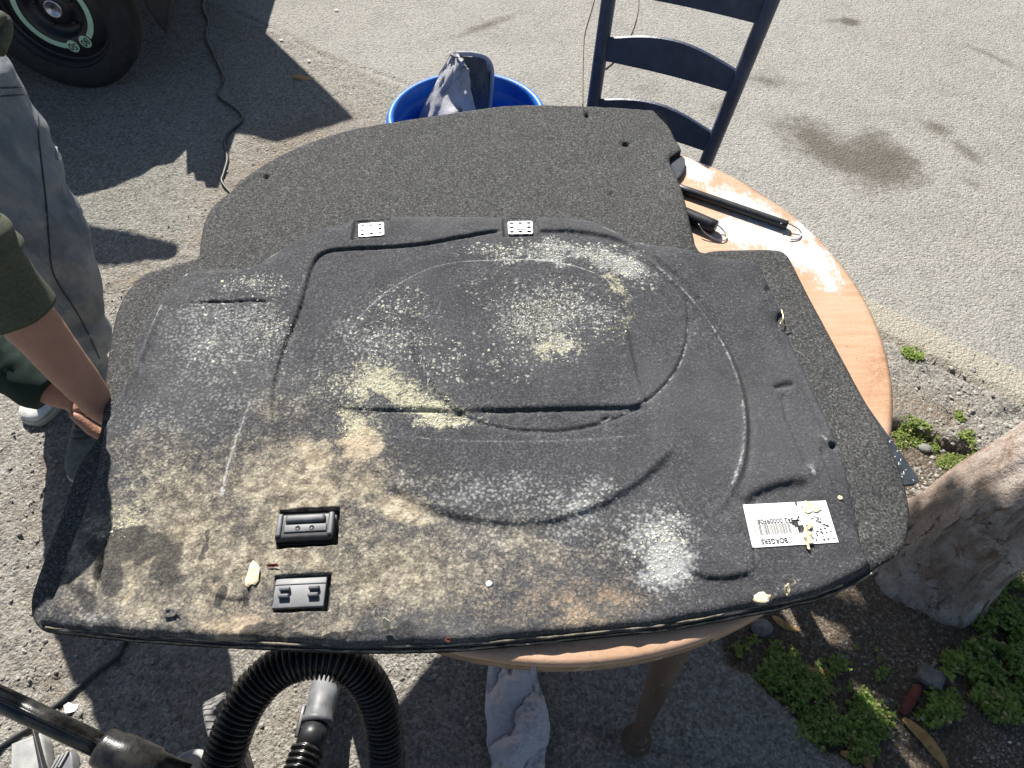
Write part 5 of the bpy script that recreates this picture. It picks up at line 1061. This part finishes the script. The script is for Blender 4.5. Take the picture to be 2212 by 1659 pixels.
def wrinkle(me, amp, sc, seed, stretch=(1, 1, 1)):
    n = len(me.vertices); co = np.zeros(n * 3, np.float32); me.vertices.foreach_get('co', co); co = co.reshape(-1, 3); no = np.zeros(n * 3, np.float32); me.vertices.foreach_get('normal', no); no = no.reshape(-1, 3)
    x = co[:, 0] * stretch[0] + co[:, 1] * stretch[1] * .8; y = co[:, 2] * stretch[2] + co[:, 1] * .5
    k = 1 - np.abs(fbm(x, y, sc, 3, seed) - .5) * 4; k2 = fbm(x, y, sc * 2.5, 3, seed + 3) - .5
    co = co + no * ((k - .4) * amp + k2 * amp * .8)[:, None]; me.vertices.foreach_set('co', co.ravel()); me.update()
HIPA, HIPB = Vector((-.93, 1.15, .86)), Vector((-1.10, 1.27, .87)); KNA, KNB = Vector((-.955, 1.045, .48)), Vector((-1.2, 1.15, .48)); ANA, ANB = Vector((-1.115, 1.085, .085)), Vector((-1.265, 1.27, .085))
WAIST = Vector((-1.02, 1.18, .99)); CHEST = Vector((-1.13, .92, 1.17)); NECK = Vector((-1.13, .72, 1.30)); SHA, SHB = Vector((-.95, .70, 1.22)), Vector((-1.30, .76, 1.27))
ELA = Vector((-.665, .655, .985)); WRA = P(226, 888, .725); ELB = Vector((-1.03, .80, .86)); WRB = P(118, 850, .68)
def build_person():
    root = empty('person', (-1.2, 1.15, 0)); tag(root, 'person in faded grey jeans and olive sleeve bending to hold the panel edge', 'person')
    V = []; E = []
    pel = chain(V, E, [(WAIST - Vector((0, -.02, .1)), .118)])
    wst = chain(V, E, [(WAIST, .125)], pel); ch = chain(V, E, [(CHEST, .145)], wst); nk = chain(V, E, [(NECK, .062)], ch)
    hd = NECK + Vector((.02, -.13, .06)); chain(V, E, [(NECK + Vector((.01, -.06, .03)), .06), (hd, .085), (hd + Vector((0, -.07, .045)), .07)], nk)
    for hip, kn, an, toe in ((HIPA, KNA, ANA, Vector((-.02, -.14, -.045))), (HIPB, KNB, ANB, Vector((.03, -.15, -.045)))):
        chain(V, E, [(hip, .08), (hip.lerp(kn, .5), .062), (kn, .048), (kn.lerp(an, .35), .045), (an, .03), (an + Vector((0, -.02, -.04)), .022), (an + toe * .6, .018)], pel)
    def arm(sh, el, wr, palm, right):
        s_ = chain(V, E, [(sh, .06), (sh.lerp(el, .5), .046), (el, .036), (el.lerp(wr, .3), .0385), (el.lerp(wr, .7), .030), (wr, .024)], ch)
        d = palm.normalized(); pc = wr + d * .05; s1 = chain(V, E, [(wr + d * .025, .024), (pc, .03)], s_); side = d.cross(Vector((0, 0, 1))).normalized()
        for k, (o, l) in enumerate(((.028, .062), (.01, .075), (-.01, .072), (-.027, .055))):
            b = pc + d * .03 + side * o; chain(V, E, [(b, .0105), (b + d * l * .5 + Vector((0, 0, .006)), .0095), (b + d * l * .85 + Vector((0, 0, .018)), .0088), (b + d * l + Vector((0, 0, .03)), .008)], s1)
        tb = wr + d * .035 + side * .030; chain(V, E, [(tb, .0125), (tb + d * .03 + side * .02 + Vector((0, 0, -.004)), .011), (tb + d * .055 + side * .026 + Vector((0, 0, -.004)), .0095)], s1)
    arm(SHA, ELA, WRA, Vector((.7, -.1, -.45)), False); arm(SHB, ELB, WRB, Vector((.75, .1, -.6)), True)
    me = skin_mesh(V, E, 3); wrinkle(me, .0014, 20, 149); body = link('body', me, M['skin'], root)
    # jeans: hips and legs, then folds
    V = []; E = []
    pel = chain(V, E, [(WAIST - Vector((.0, -.03, .115)), .155)]); chain(V, E, [(WAIST - Vector((-.005, -.012, .025)), .148)], pel)
    for hip, kn, an in ((HIPA, KNA, ANA), (HIPB, KNB, ANB)):
        hem = an + Vector((0, 0, .0)); chain(V, E, [(hip, .118), (hip.lerp(kn, .5), .101), (kn, .082), (kn.lerp(an, .4), .077), (kn.lerp(an, .75), .07), (hem, .072)], pel)
    me = skin_mesh(V, E, 4); wrinkle(me, .010, 6.5, 151, (1.1, 1.1, 1.7)); wrinkle(me, .0025, 22, 155, (1, 1, 2.)); jeans = link('jeans', me, M['denim'], root)
    bv = BVHTree.FromPolygons([v.co.copy() for v in me.vertices], [tuple(p.vertices) for p in me.polygons])
    def on(px, py, lift=.001):
        d_ = ray(px, py).normalized(); h = bv.ray_cast(Vector((0, 0, CAM_H)), d_)
        if h[0] is None: return None
        return h[0] - d_ * lift
    def line(name, pts, r, mat):
        q = [on(*k) for k in smooth(pts, 5)]; q = [k for k in q if k is not None]
        if len(q) > 3: tube(name, q, r, M[mat], jeans, 6)
    line('side_seam', [(45, 105), (62, 130), (70, 180), (80, 240), (84, 300), (92, 370), (100, 440), (106, 520), (112, 580), (130, 620), (160, 665), (190, 720), (215, 775)], .0016, 'seam')
    line('pocket_seam', [(2, 190), (30, 189), (66, 187)], .0016, 'seam'); line('pocket_seam', [(2, 208), (30, 206), (70, 203)], .0012, 'seam')
    line('back_pocket_edge', [(101, 178), (108, 215), (114, 260), (120, 310), (124, 345)], .0026, 'denim')
    line('waistband', [(0, 98), (20, 95), (44, 88), (62, 76), (72, 96)], .004, 'denim')
    rp = on(67, 192, .002)
    if rp: lathe('rivet', [(.0065, 0), (.0065, .0015), (.004, .003), (.002, .002), (0, .002)], M['brass'], jeans, 14, Matrix.Translation(rp) @ (Vector((0, 0, CAM_H)) - rp).to_track_quat('Z', 'Y').to_matrix().to_4x4(), False)
    # top: olive knit with rolled sleeve
    V = []; E = []; t0 = chain(V, E, [(CHEST, .175)]); chain(V, E, [(WAIST + Vector((-.02, -.06, .05)), .16)], t0); chain(V, E, [(CHEST.lerp(NECK, .7), .12), (NECK, .08)], t0)
    chain(V, E, [(SHA, .078), (SHA.lerp(ELA, .5), .056), (ELA + Vector((-.012, .0, .022)), .048)], t0)
    me = skin_mesh(V, E, 3); wrinkle(me, .006, 14, 161); link('shirt', me, M['olive'], root)
    # sleeve end: rolled folds and smooth cuff
    ax = (WRA - ELA).normalized(); pts = []; rs = []
    for t, r in ((-.10, .05), (-.075, .056), (-.06, .063), (-.045, .057), (-.035, .0575), (-.018, .066), (-.004, .063), (.004, .055), (.012, .0525), (.035, .0535), (.062, .0545), (.068, .0535), (.066, .049), (.04, .047)): pts.append(ELA + ax * t); rs.append(r)
    c2 = [(ELA + ax * t, r) for t, r in zip(np.linspace(-.12, .066, 60), [0] * 60)]; tt = np.linspace(-.045, .08, 80); base = np.interp(tt, [-.12, -.07, -.02, .0, .006, .08], [.046, .049, .054, .052, .0475, .0455])
    rad = base + .0042 * np.abs(np.sin((tt + .12) * 120)) * (tt < .003)
    Vt, Ft = tube_geo([ELA + ax * t for t in tt] + [ELA + ax * t for t in (.082, .078, .06)], list(rad) + [.045, .0425, .0405], 48, False)
    A_ = np.array([tuple(v) for v in Vt]); ctr = np.repeat(np.array([tuple(ELA + ax * t) for t in list(tt) + [.082, .078, .06]]), 48, 0); dv = A_ - ctr; k = fbm(A_[:, 0] * 1.5 + A_[:, 1], A_[:, 2] * 1.2 + A_[:, 0], 24, 3, 165) - .5; A_ = ctr + dv * (1 + .16 * k)[:, None]
    mesh('sleeve', A_, Ft, M['olive'], root)
    # other arm in dark green with a white stripe
    ax = (WRB - ELB); tt = np.linspace(-.05, .98, 70); rad = np.interp(tt, [-.05, .3, .8, .98], [.056, .05, .043, .036]); Vt, Ft = tube_geo([ELB + ax * t for t in tt], list(rad), 40, True); A_ = np.array([tuple(v) for v in Vt]); ctr = np.repeat(np.array([tuple(ELB + ax * t) for t in tt]), 40, 0); k = fbm(A_[:, 0] * 2, A_[:, 2] + A_[:, 1], 22, 3, 171) - .5; A_ = ctr + (A_ - ctr) * (1 + .35 * k)[:, None]
    ds = mesh('dark_sleeve', A_, Ft, M['dark_green'], root); b2 = BVHTree.FromPolygons([Vector(v) for v in A_], Ft)
    q = []
    for k in smooth([(14, 915), (22, 938), (36, 955), (48, 962)], 5):
        d_ = ray(*k).normalized(); h = b2.ray_cast(Vector((0, 0, CAM_H)), d_)
        if h[0]: q.append(h[0] - d_ * .001)
    if len(q) > 3: tube('stripe', q, .003, M['white_strap'], ds, 6)
    # shoes
    def shoe(an, yaw, mat, lab, gy=0.):
        c, s_ = math.cos(yaw), math.sin(yaw)
        def W(x, y, z): return Vector((an.x + x * c - y * s_, an.y + x * s_ + y * c, z))
        secs = [(.075, .030, .088), (.06, .037, .095), (.03, .039, .098), (-.01, .039, .095), (-.05, .041, .080), (-.09, .046, .066), (-.13, .049, .056), (-.165, .046, .050), (-.19, .036, .042), (-.203, .018, .034)]
        for nm, lo, hi, g, m in (('sole', .001, .026, 1.06, M['sole']), ('upper', .022, None, 1., mat)):
            V = []; Fc = []; n = 20
            for y, w_, h in secs:
                h2 = hi or h
                for k in range(n):
                    a = 2 * math.pi * k / n; e = .62 if nm == 'upper' else .35; cx = math.copysign(abs(math.cos(a)) ** e, math.cos(a)); sz = math.copysign(abs(math.sin(a)) ** (.8 if nm == 'upper' else .5), math.sin(a)); taper = 1 - (.35 * max(sz, 0) ** 1.5 if nm == 'upper' else 0); V.append(W(cx * w_ * g * taper, y * (1.02 if nm == 'sole' else 1), (lo + h2) / 2 + sz * (h2 - lo) / 2))
            for i in range(len(secs) - 1):
                for k in range(n): k2 = (k + 1) % n; Fc.append((i * n + k, i * n + k2, (i + 1) * n + k2, (i + 1) * n + k))
            Fc.append(tuple(range(n - 1, -1, -1))); Fc.append(tuple((len(secs) - 1) * n + k for k in range(n))); ob = mesh('shoe_' + nm, V, Fc, m, sh if nm == 'upper' else root)
            md = ob.modifiers.new('u', 'SUBSURF'); md.levels = md.render_levels = 1
            if nm == 'sole': sh = ob; ob.name = 'shoe'; ob['label'] = lab
        for k in range(5): y = -.035 - .017 * k; tube('lace', [W(-.022, y, .075 - .003 * k + .004), W(0, y - .004, .092 - .006 * k), W(.022, y, .075 - .003 * k + .004)], .0028, M['seam'] if mat is M['shaded_shoe'] else M['white_strap'], sh, 6)
    shoe(ANB + Vector((.02, -.01, 0)), R(-14), M['shoe'], 'sunlit white leather shoe'); shoe(ANA, R(8), M['shaded_shoe'], 'laced shoe of the same pair, its shade painted grey')
    # head: hair, and a face turned down to the work
    lathe('hair', [(.0, .1), (.05, .092), (.082, .06), (.095, .015), (.094, -.03), (.086, -.05)], M['seam'], root, 28, Matrix.Translation(hd + Vector((0, .0, .018))) @ Matrix.Rotation(R(35), 4, 'X'), False)
    f = hd + Vector((0, -.085, -.0))
    for sx in (-.032, .032): lathe('eye', [(0, -.009), (.007, -.005), (.009, 0), (.007, .005), (0, .009)], M['paper'], root, 10, Matrix.Translation(f + Vector((sx, -.035, -.035))), False); tube('ear', curve3([hd + Vector((sx * 2.7, .0, .02)), hd + Vector((sx * 3.0, .012, .0)), hd + Vector((sx * 2.7, .005, -.03))], 4), .008, M['skin'], root, 8)
    tube('nose', [f + Vector((0, -.04, -.02)), f + Vector((0, -.058, -.05)), f + Vector((0, -.04, -.058))], [.006, .011, .007], M['skin'], root, 10)
    tube('mouth', [f + Vector((-.022, -.018, -.085)), f + Vector((0, -.024, -.088)), f + Vector((.022, -.018, -.085))], .004, M['red_cloth'], root, 8)
    cu = curve3([P(-30, 60, 1.02), P(4, 40, 1.015), P(10, 70, 1.0), P(-6, 110, .99)], 6); tube('shirt_hem', cu, .012, M['olive'], root, 10)
build_person()

# ================================================================== VACUUM CLEANER
def build_vacuum():
    hp = [(440, 1850, .20), (455, 1760, .28), (470, 1690, .33), (492, 1610, .37), (530, 1520, .40), (590, 1452, .42), (660, 1424, .43), (735, 1430, .42), (790, 1470, .385), (822, 1540, .33), (832, 1620, .27), (832, 1700, .2), (826, 1800, .12)]
    pts = [P(a, b, z) for a, b, z in hp]; dense = curve3(pts, 60); L = [0]
    for i in range(1, len(dense)): L.append(L[-1] + (dense[i] - dense[i - 1]).length)
    N = int(L[-1] / .0013); Dn = np.array([tuple(k) for k in dense]); li = np.linspace(0, L[-1], N); C = np.stack([np.interp(li, L, Dn[:, j]) for j in range(3)], 1)
    root = empty('vacuum_cleaner', (-.45, .05, 0)); tag(root, 'black vacuum cleaner with ribbed hose looping up in front of the panel', 'vacuum cleaner')
    pitch = .0088; ph = (li / pitch) % 1; rr = .0282 + .0044 * np.clip(np.sin(ph * 2 * np.pi) * 1.8, -1, 1)
    V, Fc = tube_geo([Vector(k) for k in C], list(rr), 28); mesh('hose', V, Fc, M['hose'], root)
    # crevice tool lying on the ground, with the end of the hose
    a, b = P(722, 1400, .05), P(684, 1565, .075); c_ = P(640, 1690, .10); d1 = (b - a).normalized(); d2 = (c_ - b).normalized()
    V = []; Fc = []; n = 28; secs = [(-.06, .036, .007, -.008), (.0, .034, .0085, -.007), (.06, .032, .011, -.005), (.085, .030, .018, -.001), (.11, .0285, .026, 0), ((b - a).length - .028, .029, .029, 0), ((b - a).length - .012, .029, .029, 0), ((b - a).length - .010, .0315, .0315, 0), ((b - a).length, .0315, .0315, 0)]
    side = d1.cross(Vector((0, 0, 1))).normalized(); up = side.cross(d1)
    for t, w_, h, o in secs:
        for k in range(n):
            q = 2 * math.pi * k / n; e = .75 if h < .02 else 1.; V.append(a + d1 * t + up * o + side * (w_ * math.copysign(abs(math.cos(q)) ** e, math.cos(q))) + up * (h * math.copysign(abs(math.sin(q)) ** e, math.sin(q))))
    for i in range(len(secs) - 1):
        for k in range(n): k2 = (k + 1) % n; Fc.append((i * n + k, i * n + k2, (i + 1) * n + k2, (i + 1) * n + k))
    Fc.append(tuple(range(n - 1, -1, -1))); Fc.append(tuple((len(secs) - 1) * n + k for k in range(n)))
    nz = mesh('crevice_tool', V, Fc, M['grey_plastic'], root)
    box('clip', (0, 0, 0), (.008, .06, .008), M['black_plastic'], nz, Matrix(((side.x, d1.x, up.x, 0), (side.y, d1.y, up.y, 0), (side.z, d1.z, up.z, 0), (0, 0, 0, 1))).__class__.Translation(b + side * .03 + up * .012 - d1 * .0) @ Matrix(((side.x, d1.x, up.x, 0), (side.y, d1.y, up.y, 0), (side.z, d1.z, up.z, 0), (0, 0, 0, 1))), .0015)
    tube('tool_sleeve', [b, b + d2 * .045], .026, M['black_plastic'], root, 28)
    tt = np.linspace(.045, .24, 170); tube('tool_hose', [b + d2 * t for t in tt], [.0285 + .0038 * math.copysign(min(abs(math.sin(t / .0125 * 2 * math.pi)) * 1.8, 1), math.sin(t / .0125 * 2 * math.pi)) for t in tt], M['hose'], root, 28)
    # wheel with chevron tread behind the hose
    wc = P(497, 1610, .10); ax = Vector((.8, .45, -.12)).normalized(); q = ax.to_track_quat('Z', 'Y').to_matrix().to_4x4(); Wm = Matrix.Translation(wc) @ q
    wh = lathe('wheel', [(.03, -.018), (.07, -.02), (.088, -.022), (.092, -.018), (.092, .018), (.088, .022), (.07, .02), (.03, .018)], M['wheel_rubber'], root, 48, Wm)
    for k in range(36):
        for sg in (-1, 1): box('tread_block', (0, 0, 0), (.005, .011, .02), M['wheel_rubber'], wh, Wm @ Matrix.Rotation(2 * math.pi * k / 36, 4, 'Z') @ Matrix.Translation((.092, 0, sg * .0095)) @ Matrix.Rotation(R(32 * sg), 4, 'X'), .001, 1)
    lathe('hub_cap', [(.03, .0185), (.026, .026), (0, .027)], M['grey_plastic'], wh, 24, Wm, False)
    # pale round port in front of the wheel
    pc = P(398, 1668, .12); pm = Matrix.Translation(pc) @ Vector((-.25, .35, 1)).to_track_quat('Z', 'Y').to_matrix().to_4x4()
    lathe('port', [(.048, -.1), (.048, -.02), (.046, -.004), (.043, 0), (.034, 0), (.033, -.004), (.033, -.08), (0, -.08)], M['pale_plastic'], root, 32, pm, False)
    # wand with collar
    A, Bq = P(-60, 1482, .50), P(232, 1618, .44); u = (Bq - A).normalized(); tube('wand', [A, A.lerp(Bq, .5), Bq], .0168, M['hose'], root, 28)
    sp = u.cross(Vector((0, 0, 1))).normalized(); upv = sp.cross(u); tube('wand_groove', [A + upv * .016, Bq + upv * .016], .0035, M['hose'], root, 8)
    rs = [.0205, .026, .028, .028, .031, .031, .0275, .027]; ts = [-.012, -.01, -.004, .012, .02, .07, .075, .12]; tube('wand_collar', [Bq + u * t for t in ts], rs, M['hose'], root, 28)
    tube('wand_elbow', curve3([Bq + u * .1, Bq + u * .15 + Vector((0, -.01, -.02)), Bq + u * .19 + Vector((0, -.06, -.09))], 6), .026, M['hose'], root, 24)
    # vacuum body below the picture's edge
    bc = Vector((-.42, .02, .0)); lathe('body', [(.11, .035), (.13, .05), (.135, .16), (.13, .19), (.115, .24), (.06, .27), (0, .275)], M['black_plastic'], root, 40, Matrix.Translation(bc + Vector((0, -.03, 0))))
    for a_ in (0., 2.09, 4.19): lathe('caster', [(0, -.011), (.018, -.011), (.02, 0), (.018, .011), (0, .011)], M['black_plastic'], root, 16, Matrix.Translation(bc + Vector((.1 * math.cos(a_), -.03 + .1 * math.sin(a_), .02))) @ Matrix.Rotation(R(90), 4, 'Y'))
build_vacuum()
def build_floor_head():
    c_ = P(60, 1650, .03); root = empty('floor_head', (c_.x, c_.y, 0)); tag(root, 'dusty pale grey vacuum floor head lying on the asphalt under the wand', 'vacuum part')
    q = [P(k[0], k[1], .05) for k in ((20, 1605), (84, 1580), (90, 1600), (100, 1660), (104, 1740), (18, 1750))]
    prism('shell', [(k.x, k.y) for k in q], .004, .045, M['pale_plastic'], root, None, .006, True)
    q = [P(k[0], k[1], .05) for k in ((104, 1640), (146, 1618), (152, 1660), (156, 1720), (112, 1735))]
    s2 = prism('latch_tab', [(k.x, k.y) for k in q], .004, .035, M['grey_plastic'], root, None, .004, True)
    for k in range(3): g = P(118 + 9 * k, 1648 - 4 * k, .04); box('slot_rib', (0, 0, 0), (.004, .03, .006), M['pale_plastic'], s2, Matrix.Translation((g.x, g.y, .037)) @ Matrix.Rotation(R(-14), 4, 'Z'), .001)
    q = [P(k[0], k[1], .03) for k in ((84, 1580), (90, 1582), (112, 1668), (106, 1740), (100, 1740), (100, 1660))]; prism('side_wall', [(k.x, k.y) for k in q], .004, .06, M['black_plastic'], root, None, .002)
build_floor_head()

# ================================================================== TOWEL UNDER THE TABLE
def build_towel():
    cl = [(1100, 1400), (1106, 1440), (1110, 1490), (1114, 1540), (1122, 1590), (1120, 1640), (1108, 1700), (1100, 1760)]; wd = [46, 52, 60, 66, 66, 60, 62, 60]
    c_ = smooth(cl, 34); n = len(c_); W = np.interp(np.linspace(0, len(cl) - 1, n), range(len(cl)), wd); m = 120; V = []; Fc = []
    def zt(t): return .03 + .10 * sstep(.55, .0, t)
    G = []
    for i, ((x, y), w_) in enumerate(zip(c_, W)):
        t = i / (n - 1); row = []
        for j in range(m):
            a = 2 * math.pi * j / m; u = math.cos(a); v = math.sin(a); px = x + u * w_ * (1 + .3 * (float(fbm(np.array([y * .02 + 9 * (u > 0)]), np.array([3.]), 1., 2, 183)[0]) - .5)); g = P(px, y + 3 * u, .03)
            tw = 9 * t * 2.2; f1 = math.sin(u * 5.2 + tw * 1.1 + 1.2 * math.sin(tw)); nz = float(fbm(np.array([px * .018 + 3]), np.array([y * .014]), 1.7, 3, 181)[0]) - .5
            h = .021 * (1 - abs(u) ** 3) * (1 if v > 0 else .35) * abs(v) ** .7 * (1 if v > 0 else -1)
            top = (.026 * abs(math.sin(u * 1.7 + (y - 1400) * .021 + 2.2 * nz)) ** .7 - .012 + .03 * nz) * max(v, 0) ** .6
            row.append((g.x + .004 * nz, g.y, max(.0275 + h + top, .003)))
        G.append(row)
    G = np.array(G); fz = fbm(G[:, :, 0], G[:, :, 1] + G[:, :, 2] * .7, 330, 2, 187) - .5; G[:, :, 2] += fz * .0045; G[:, :, 0] += fz * .002; V = [tuple(k) for r_ in G for k in r_]
    for i in range(n - 1):
        for j in range(m): j2 = (j + 1) % m; Fc.append((i * m + j, i * m + j2, (i + 1) * m + j2, (i + 1) * m + j))
    Fc.append(tuple(range(m - 1, -1, -1))); Fc.append(tuple((n - 1) * m + j for j in range(m)))
    o = mesh('terry_towel', V, Fc, M['terry']); tag(o, 'rumpled pale lavender terry towel with brown stains under the table', 'towel')
build_towel()
